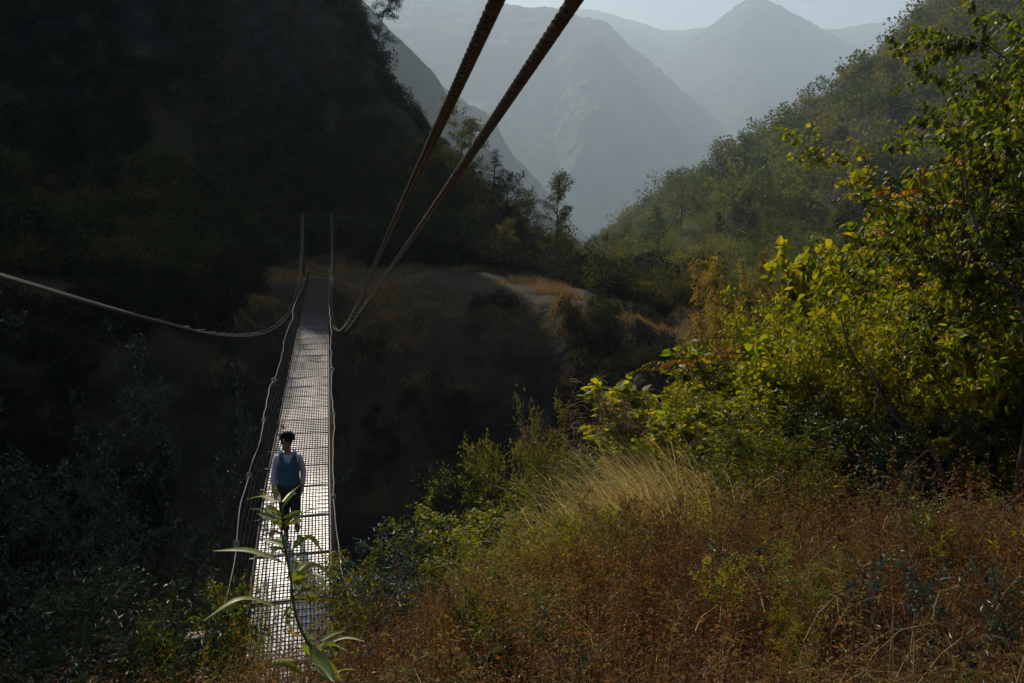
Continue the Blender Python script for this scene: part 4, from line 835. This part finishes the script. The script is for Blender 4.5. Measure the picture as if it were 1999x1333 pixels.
# tangled fallen straw among the weeds
pts, a, b, d = scatter(rg, 3200, -3, 14, 1.8, 11, brown_zone)
n = len(pts); dr = rg.normal(0, 1, (n, 2)); dr /= np.linalg.norm(dr, axis=1)[:, None]
V1, F1, r1, C = blades(rg, pts + np.c_[np.zeros((n, 2)), rg.uniform(0, .35, n)], dr, rg.uniform(.15, .55, n), .0045, rg.uniform(1.1, 1.9, n), 3)
tag(obj('straw_litter', mesh('straw_litter', V1, F1, M['straw'], r1)), 'broken straw stalks lying in the weeds', kind='stuff')
# arching straw grass
def tussock(px, py, d, n, h, direction, label, m='straw', w=.013, bend=1.5, rad=.75):
    n = int(n * .5); c = P(px, py, d); z = gz(c[0], c[1]); rng = R_(int(px + py)); ph = rng.random(n) * 6.28; rr_ = rad * np.sqrt(rng.random(n)); b = np.c_[rr_ * np.cos(ph), rr_ * np.sin(ph)]
    zz = HH(c[0] + b[:, 0], c[1] + b[:, 1]) - z
    dr = np.array(direction) + rng.normal(0, .55, (n, 2)); dr /= np.linalg.norm(dr, axis=1)[:, None]
    V1, F1, r1, C = blades(rng, np.c_[b, zz - .03], dr, h * rng.uniform(.5, 1.1, n), w, bend * rng.uniform(.5, 1.15, n), 7)
    o = obj('grass_tussock', mesh('grass_tussock', V1, F1, M[m], r1)); o.location = (c[0], c[1], z); tag(o, label, 'grass tussock')
for px, py, d, n, h, dr, lab in [(1300, 1000, 9.2, 420, 1.25, (-1, .2), 'largest straw grass tussock, its pale blades arching left over the bank'), (1220, 1010, 9.4, 300, 1.1, (-1, 0), 'straw grass tussock left of the largest one'), (1340, 960, 9.8, 260, 1.0, (-.3, .3), 'upright pale straw tussock at the foot of the lime shrubs'),
   (1120, 1030, 9.6, 260, .95, (-1, .1), 'matted straw grass tussock in the middle of the bank'), (1180, 960, 10.6, 220, 1.1, (-1, .3), 'straw tussock behind the matted one on the bank'), (1030, 1050, 9.2, 200, .8, (-1, .0), 'flattened straw tussock at the left of the bank, above the brown weeds'), (1400, 1010, 9.0, 160, .9, (.2, .3), 'sparse straw tussock between the lime shrubs and the brown weeds'), (940, 1065, 8.8, 150, .7, (-1, 0), 'small flattened straw tussock nearest the gorge'), (1260, 960, 9.9, 340, 1.5, (-1, .1), 'tallest arching straw tussock under the lime shrubs'), (1160, 990, 9.9, 260, 1.3, (-1, .1), 'long-bladed straw tussock arching toward the grey-green shrubs'), (1330, 1020, 8.8, 240, 1.1, (-.8, -.2), 'straw tussock at the edge of the russet weeds')]:
    tussock(px, py, d, n, h, dr, lab)
tussock(1140, 940, 10.8, 240, .9, (-.8, .2), 'fresh green grass clump amid the straw tussocks', m='yellow_green')
# reeds with feathery seed heads
for px, py, d, tp, lab in [(1150, 900, 12.0, 735, 'leftmost reed with a feathery seed head above the bank lip'), (1185, 890, 12.2, 775, 'shorter reed with a drooping feathery seed head'), (1215, 880, 12.6, 728, 'tallest pair of reeds with feathery seed heads'), (1255, 880, 12.8, 745, 'reed with a feathery head close to the lime shrubs'), (1290, 870, 12.8, 752, 'reed with a feathery head nearest the sumac')]:
    x, y, z = base_at(px, d); h = top_z(tp, x, y) - z; rng = R_(px); mb = MB(); heads = []
    for s_ in range(3):
        p = branch(rng, np.array([rng.normal(0, .08), rng.normal(0, .08), -.05]), np.array([-.15 - .1 * s_, .1, 1.]), h * (1 - .12 * s_), 12, .04, .10); mb.tube(p, np.linspace(.008, .004, 13), 5)
        hd = MB()
        for k in range(60):
            i = 9 + 3 * rng.random(); j = min(int(i), 11); q = p[j] + (p[j + 1] - p[j]) * (i - j); hd.tube(branch(rng, q, np.array([rng.normal(-.2, .6), rng.normal(0, .6), .35]), .24 * rng.uniform(.5, 1.2), 4, .15, .25), .0026, 3, cap=False, r=rng.random())
        heads.append(hd)
    r = tag(empty('reed', (x, y, z)), lab, 'reed', 'reeds with feathery heads'); obj('stalk', mb.mesh('stalk', M['straw']), r); [obj('seed_head', hd.mesh('seed_head', M['seed']), r) for hd in heads]
# corner ferns / mugwort with pale toothed leaves
for px, py, d, sz, lm, lab in [(85, 1300, 4.6, .42, 'weed_green', 'pale toothed herb in the lower left corner'), (130, 1320, 4.4, .34, 'weed_green', 'second pale toothed herb by the lower left corner'), (1450, 1150, 5.8, .4, 'blue', 'pale mugwort herb standing in the brown weeds'), (1800, 1280, 4.3, .45, 'blue', 'largest pale mugwort herb at the lower right'), (1870, 1300, 4.2, .36, 'blue', 'pale mugwort herb at the bottom edge, lower right'), (1130, 1250, 4.8, .34, 'blue', 'pale mugwort herb low in the centre of the brown weeds'),
   (1420, 1050, 7.2, .5, 'yellow_green', 'bright narrow-leaved herb at the upper edge of the brown weeds'), (1920, 1160, 5.4, .4, 'yellow_green', 'light green herb in the brown weeds near the right edge'), (420, 1290, 5.6, .3, 'yellow_green', 'small yellow-green herb left of the tall weed'), (680, 1290, 5.2, .35, 'weed_green', 'small olive herb right of the tall weed'), (1600, 1200, 5.2, .3, 'weed_green', 'small olive herb in the brown weeds at the right')]:
    c = P(px, py, d); z = gz(c[0], c[1]); rng = R_(px + 5); w_, l_ = grow(rng, sz, .004, stems=4, lean=.5, nbr=7, blen=.35, start=.2, sub=3, leaves=420, lsize=.055, tpl=LANCE, ldroop=.1, shape='even', spread=.008, base=.03)
    Template(w_, l_, 'twig', lm, SN).put('herb', (c[0], c[1], z + .12), sz, lab, 'herb')
print('undergrowth')

# --- far vegetation: tree and bush clumps as leaf clouds built on lobes
def clump(rng, h, w, n, ls, lobes=7, low=.15, tpl=BLOB):
    c = np.c_[rng.normal(0, w * .22, (lobes, 2)), rng.uniform(low, .85, lobes) * h]; rad = rng.uniform(.22, .42, lobes) * w
    k = rng.integers(lobes, size=n); v = rng.normal(0, 1, (n, 3)); v /= np.linalg.norm(v, axis=1)[:, None]
    p = c[k] + v * (rad[k] * rng.uniform(.55, 1.08, n))[:, None] * [1, 1, .8]; p[:, 2] = np.abs(p[:, 2])
    return put_leaves(rng, p, v + rng.normal(0, .6, v.shape), ls * rng.uniform(.6, 1.4, n), tpl)
def stuff_of(name, rng, pos, size, tmpl, m, label, squash=1.):
    """many copies of clump shapes written into one mesh"""
    Vs, Fs, Rs = [], [], []; n0 = 0; kk = rng.integers(len(tmpl), size=len(pos)); cv = rng.random(len(pos))
    for t in range(len(tmpl)):
        V, Fa, r = tmpl[t]; idx = np.where(kk == t)[0]
        if not len(idx): continue
        a = rng.random(len(idx)) * 6.28; c_, s_ = np.cos(a)[:, None], np.sin(a)[:, None]; sc = size[idx][:, None]; sq = rng.uniform(.8, 1.35, len(idx))[:, None] * squash
        X = (V[None, :, 0] * c_ - V[None, :, 1] * s_) * sc + pos[idx, 0:1]; Y = (V[None, :, 0] * s_ + V[None, :, 1] * c_) * sc + pos[idx, 1:2]; Z = V[None, :, 2] * sc * sq + pos[idx, 2:3]
        Vs.append(np.stack([X, Y, Z], -1).reshape(-1, 3)); Fs.append((Fa[None] + (np.arange(len(idx)) * len(V))[:, None, None]).reshape(-1, 3) + n0); n0 += len(idx) * len(V)
        Rs.append(np.clip(cv[idx][:, None] * .75 + r[None] * .3 - .02, 0, 1).ravel())
    o = obj(name, mesh(name, np.concatenate(Vs), np.concatenate(Fs), M[m], np.concatenate(Rs))); tag(o, label, kind='stuff'); return o
rg = R_(200)
CB = [clump(R_(210 + k), 1, 1, 190, .095) for k in range(6)]        # distant trees, unit height
CF = [clump(R_(260 + k), 1, 1, 420, .055) for k in range(5)]
CM = [clump(R_(220 + k), 1, 1.1, 420, .075) for k in range(6)]     # middle distance
CS = [clump(R_(230 + k), 1, 1.2, 800, .05, 9) for k in range(4)]   # nearer bushes
def polar(rng, n, a0, a1, r0, r1):
    a = np.radians(rng.uniform(a0, a1, n)); r = np.exp(rng.uniform(math.log(r0), math.log(r1), n)); x = np.sin(a) * r; y = np.cos(a) * r; z = HH(x, y)
    u, v, d = proj(np.c_[x, y, z]); k = (u > -220) & (u < 2220) & (v > -260)   # nothing far outside the view
    return x[k], y[k], z[k], r[k]
# left cliff
x, y, z, r = polar(rg, 7600, -24, 27, 59, 128)
ledge = (y < 64) & (x > -9) & (x < 24) & (z > -5); ok = ~ledge & ~((np.abs(x + .7) < 3) & (y < 70)) & (z > -13) & (fbm(x / 9, y / 9, 3, 5) > -.42)
p = np.c_[x, y, z - .2][ok]; sz = rg.uniform(.8, 2.0, len(p)) * (1 + .7 * (rg.random(len(p)) < .08)); print('left', len(p))
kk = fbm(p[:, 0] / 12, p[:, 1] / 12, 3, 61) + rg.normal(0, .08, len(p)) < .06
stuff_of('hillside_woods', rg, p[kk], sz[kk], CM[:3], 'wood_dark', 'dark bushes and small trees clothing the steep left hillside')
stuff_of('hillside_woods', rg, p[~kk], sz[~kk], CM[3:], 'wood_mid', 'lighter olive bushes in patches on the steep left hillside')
# left gorge slope nearer
x, y, z, r = polar(rg, 1500, -26, -2, 36, 62); ok = (z > -22) & (fbm(x / 6, y / 6, 3, 8) > -.05) & ~((np.abs(x + .7) < 4)); p = np.c_[x, y, z - .2][ok]
stuff_of('hillside_bushes', rg, p, rg.uniform(.6, 1.8, len(p)), CM[:3], 'wood_dark', 'dark bushes on the shaded far wall of the gorge')
# far rock wall right of the bridge: sparse bushes
x, y, z, r = polar(rg, 900, 2, 30, 38, 52); ok = (fbm(x / 5, y / 5, 3, 18) > .12) & (z < -4.5); p = np.c_[x, y, z - .2][ok]
stuff_of('hillside_bushes', rg, p, rg.uniform(.4, 1.2, len(p)), CM[3:], 'wood_dark', 'scattered bushes on the rock wall under the ledge')
# spur below and right of the cliff, bushes behind the ledge
x, y, z, r = polar(rg, 800, 4, 26, 62, 84); ok = (fbm(x / 6, y / 6, 3, 28) > -.18) & ((y > 65) | (x > 20)); p = np.c_[x, y, z - .2][ok]
stuff_of('spur_woods', rg, p, rg.uniform(.7, 1.9, len(p)), CM, 'wood_mid', 'bushes and low trees on the spur behind the rock ledge')
# middle valley
x, y, z, r = polar(rg, 950, 19, 44, 44, 105); ok = (fbm(x / 6, y / 6, 3, 38) > -.15) & (z > -14); ok &= ~((r < 60) & (x < 24)) & ~((r < 60) & (fbm(x / 5, y / 5, 2, 88) > -.1)); p = np.c_[x, y, z - .2][ok]
stuff_of('valley_bushes', rg, p, rg.uniform(.8, 2.1, len(p)), CS, 'hill_tree', 'bushes filling the valley floor beyond the ledge')
# right hill
x, y, z, r = polar(rg, 8200, 12, 54, 100, 400); ok = (fbm(x / 26, y / 26, 3, 48) > -.2) | (rg.random(len(x)) < .25); p = np.c_[x, y, z - .4][ok]; print('right', len(p))
sz = (1.5 + 5.0 * rg.random(len(p)) ** 2) * np.clip((np.degrees(np.arctan2(p[:, 0], p[:, 1])) - 10) / 14, .35, 1) * np.clip(r[ok] / 230, .7, 1.25) * (1 + .7 * (rg.random(len(p)) < .1)); nr_ = r[ok] < 190
stuff_of('hillside_woods', rg, p[~nr_], sz[~nr_], CB, 'hill_tree', 'mixed woods on the hill to the right of the valley')
stuff_of('hillside_woods', rg, p[nr_], sz[nr_] * .8, CF, 'hill_tree', 'nearer woods at the foot of the hill right of the valley')
# near-left hidden slope behind
x, y, z, r = polar(rg, 1800, 10, 24, 130, 420); p = np.c_[x, y, z - .3]
stuff_of('valley_woods', rg, p, rg.uniform(1.2, 2.8, len(p)), CB, 'hill_tree', 'woods along the bottom of the valley')
# dry grass on the ledge and on open ground
x, y, z, r = polar(rg, 90000, -8, 34, 44, 78); ok = (z > -9.5) & (fbm(x / 4, y / 4, 3, 68) > -.1) & ~((np.abs(x + .7) < 1) & (y < 58)); e_ = .4; sl_ = np.hypot(HH(x + e_, y) - z, HH(x, y + e_) - z) / e_; ok &= sl_ < 1.25; p = np.c_[x, y, z - .05][ok]; n = len(p); print('grass', n)
dr = rg.normal(0, 1, (n, 2)) + [-.4, 0]; dr /= np.linalg.norm(dr, axis=1)[:, None]
V1, F1, r1, C = blades(rg, p, dr, rg.uniform(.15, .6, n) * (1 + fbm(p[:, 0] / 3, p[:, 1] / 3, 2, 4)), .035, rg.uniform(.3, 1.3, n), 2)
tag(obj('dry_grass', mesh('dry_grass', V1, F1, M['tan_grass'], r1)), 'tan dry grass on the rock ledge across the gorge', kind='stuff')

# --- individual far trees
FT = {}
FT['tall'] = Template(*grow(R_(301), 8.5, .10, lean=.08, nbr=30, blen=.20, start=.3, ang=1.05, sub=5, leaves=4600, lsize=.17, tpl=OVAL, ldroop=.1, shape='round', spread=.14), 'bark', 'wood_mid')
FT['spread'] = Template(*grow(R_(302), 7, .10, lean=.35, nbr=12, blen=.46, start=.45, ang=1.2, sub=6, leaves=3800, lsize=.17, tpl=OVAL, ldroop=0, shape='top', spread=.16, wob=.2), 'bark', 'wood_dark')
FT['spread2'] = Template(*grow(R_(303), 6, .09, lean=.3, nbr=12, blen=.42, start=.4, ang=1.2, sub=6, leaves=3800, lsize=.18, tpl=OVAL, ldroop=0, shape='top', spread=.15, wob=.2), 'bark', 'wood_mid')
FT['round'] = Template(*grow(R_(304), 6, .1, lean=.2, nbr=18, blen=.42, start=.15, ang=1.0, sub=6, leaves=2600, lsize=.24, tpl=OVAL, ldroop=0, shape='round', spread=.2), 'bark', 'wood_mid')
FT['cone'] = Template(*grow(R_(305), 8, .1, lean=.05, nbr=34, blen=.2, start=.06, ang=1.25, sub=4, leaves=2600, lsize=.22, tpl=LANCE, ldroop=.3, shape='cone', spread=.12), 'bark', 'wood_dark')
FT['pine'] = Template(*grow(R_(306), 9, .1, lean=.1, nbr=18, blen=.24, start=.45, ang=1.3, sub=5, leaves=2200, lsize=.26, tpl=LANCE, ldroop=.1, shape='round', spread=.2), 'bark', 'wood_mid')
FT['plume'] = Template(*grow(R_(307), 5, .04, lean=.25, nbr=26, blen=.26, start=.1, ang=.8, sub=6, leaves=5200, lsize=.11, tpl=LANCE, ldroop=.5, shape='cone', spread=.05, droop=.25), 'twig', 'plume')
FT['plume2'] = Template(*grow(R_(308), 5, .04, lean=.35, nbr=24, blen=.32, start=.1, ang=.8, sub=6, leaves=5200, lsize=.11, tpl=LANCE, ldroop=.5, shape='cone', spread=.05, droop=.3), 'twig', 'plume')
def far(tn, px, pyb, pyt, d, label, cat='tree', group=None, wid=1., lm=None, rz=None, name='tree'):
    x, y, z = base_at(px, d); zt = top_z(pyt, x, y); zb = z if pyb is None else min(z, top_z(pyb, x, y))
    FT[tn].put(name, (x, y, z - .1), max(zt - z, 1.2) , label, cat, group, rz=px if rz is None else rz, wid=wid, lm=lm)
far('tall', 1082, 480, 338, 78, 'tall slender tree standing alone against the misty mountain', wid=1.05)
b0 = P(756, 112, 94); FT['spread'].put('tree', tuple(b0 - [0, 0, .6]), 6.4, 'windswept tree leaning out from the top of the left cliff', 'tree', rz=2.2, wid=.95, tilt=(0, .32))
b0 = P(735, 75, 95); FT['spread2'].put('tree', tuple(b0 - [0, 0, .8]), 7.6, 'tree at the very top of the left cliff, cut by the upper edge', 'tree', rz=1.2, wid=.9, lm='wood_dark', tilt=(0, .12))
far('spread2', 895, 290, 192, 86, 'round-topped tree on the cliff shoulder behind the bridge cables', wid=1.1)
far('cone', 958, 360, 292, 84, 'dark pointed tree on the crest right of the cables', wid=1.6)
far('round', 925, 350, 300, 84, 'bushy tree between the cables and the pointed dark tree', wid=1.1)
far('round', 990, 400, 335, 83, 'dark round tree on the spur crest', wid=1.1, lm='wood_dark')
far('spread2', 1018, 430, 365, 82, 'small tree with spreading crown on the spur left of the tall slender tree', wid=1.1)
far('cone', 1048, 470, 410, 84, 'small pointed tree close left of the tall slender tree', wid=1.3)
far('round', 1120, 560, 500, 72, 'dark round bush tree at the foot of the spur', wid=1.2, lm='wood_dark')
far('round', 1085, 540, 480, 74, 'olive bush tree under the tall slender tree', wid=1.2)
far('round', 990, 520, 425, 74, 'yellowish tree low on the spur', wid=.8, lm='plume')
far('cone', 1188, 510, 452, 125, 'thin dark cypress standing in the valley mouth', wid=.9)
far('round', 1215, 500, 474, 125, 'small round tree right of the thin cypress', wid=1.)
far('spread2', 1236, 478, 436, 150, 'small flat-topped tree on the ridge in the valley', wid=1.3)
far('cone', 1287, 440, 402, 165, 'small dark pointed tree on the brown ridge', wid=1.6)
far('pine', 1328, 410, 330, 175, 'pine with bare lower trunk on the brown ridge', wid=1.1)
far('round', 1400, 330, 270, 290, 'big rounded tree on the skyline of the right hill', wid=1.1)
far('cone', 1443, 320, 256, 285, 'big pointed tree on the skyline of the right hill', wid=2.2)
far('pine', 1603, 180, 145, 310, 'small thin tree on the skyline of the right hill', wid=1.2)
rg = R_(400)
for k in range(95):
    px = rg.uniform(1230, 1760); d = rg.uniform(115, 300);
    if px < 1430 and d < 150: continue
    lo_ = np.interp(d, [115, 210], [520, 380]); x, y, z = base_at(px, d)
    tn = ['round', 'pine', 'cone', 'round', 'tall'][rg.integers(5)]; h = rg.uniform(5, 9) * (1 if px > 1400 else .6)
    FT[tn].put('tree', (x, y, z - .1), h, {'round': 'round-crowned tree in the woods of the right hill', 'pine': 'pine in the woods of the right hill', 'cone': 'pointed dark tree in the woods of the right hill', 'tall': 'tall slim tree in the woods of the right hill'}[tn], 'tree', {'round': 'round trees on the right hill', 'pine': 'pines on the right hill', 'cone': 'pointed trees on the right hill', 'tall': 'slim trees on the right hill'}[tn], rz=k, wid=1.5 if tn == 'cone' else 1.1, lm=[None, 'wood_dark', 'hill_tree'][k % 3])
for k in range(14):
    px = rg.uniform(1200, 1460); d = rg.uniform(56, 95); x, y, z = base_at(px, d)
    FT['round'].put('tree', (x, y, z - .1), rg.uniform(1.8, 3.6), 'low bushy tree in the middle of the valley', 'tree', 'low bushy trees in the valley', rz=k * 1.7, wid=1.25)
for px, tp, d, tn, lab in [(1385, 515, 27, 'plume', 'leftmost golden feathery tree beyond the thicket'), (1418, 520, 26, 'plume2', 'second golden feathery tree beyond the thicket'), (1450, 522, 27, 'plume', 'narrow golden feathery tree standing a little apart'), (1500, 512, 25, 'plume2', 'golden feathery tree with drooping tips left of the tallest one'), (1540, 492, 24, 'plume', 'tallest golden feathery tree, next to the dark glossy tree'), (1575, 520, 23, 'plume2', 'golden feathery tree half hidden by the dark glossy tree'), (1440, 590, 22, 'plume2', 'low olive feathery bush in front of the golden ones')]:
    x, y, z = base_at(px, d); FT[tn].put('tree', (x, y, z - .1), max(top_z(tp, x, y) - z, 1), lab, 'tree', rz=px * .3, wid=.8)

# --- the hut and wall on the right hill
def hut(px, py, d):
    x, y, _ = P(px, py, d); z = gz(x, y); h = tag(empty('hill_hut', (x, y, z + .3), R(-18)), 'tiny grey-roofed hut on the wooded right hill', 'hut')
    mb = MB(); mb.box((0, 0, 1.1), (4.6, 3.2, 2.6)); obj('wall', mb.mesh('wall', M['wall']), h)
    mb = MB(); t = np.array([[-2.8, -2.1, 2.3], [2.8, -2.1, 2.3], [2.8, 0, 3.2], [-2.8, 0, 3.2], [-2.8, 2.1, 2.3], [2.8, 2.1, 2.3]]); b_ = t - [0, 0, .12]
    q = [[0, 1, 2, 3], [3, 2, 5, 4]]; q = q + [[a + 6 for a in r_[::-1]] for r_ in q] + [[0, 6, 7, 1], [4, 5, 11, 10], [1, 7, 8, 2], [2, 8, 11, 5], [0, 3, 9, 6], [3, 4, 10, 9]]
    mb.add(np.vstack([t, b_]), np.array(q)); obj('roof', mb.mesh('roof', M['roof']), h)
    mb = MB(); mb.box((-.9, -1.62, 1.0), (.8, .06, 1.7)); obj('door', mb.mesh('door', M['steel']), h)
    mb = MB(); mb.box((.9, -1.62, 1.4), (.8, .06, .7)); obj('window', mb.mesh('window', M['wire']), h)
hut(1500, 345, 215)
a, b = P(1525, 334, 222), P(1582, 320, 228); mb = MB(); c = (a + b) / 2; zc = gz(c[0], c[1]); L = np.linalg.norm((b - a)[:2]); an = math.atan2(b[1] - a[1], b[0] - a[0])
mb.box((0, 0, .6), (L, .5, 3.0)); mb.box((0, 0, 2.17), (L + .2, .9, .14)); o = obj('terrace_wall', mb.mesh('terrace_wall', M['concrete'])); o.location = (c[0], c[1], zc + .6); o.rotation_euler = (0, -math.atan2(b[2] - a[2], L), an); tag(o, 'long pale terrace wall stepping up the right hill beside the hut', 'wall')
print('far')
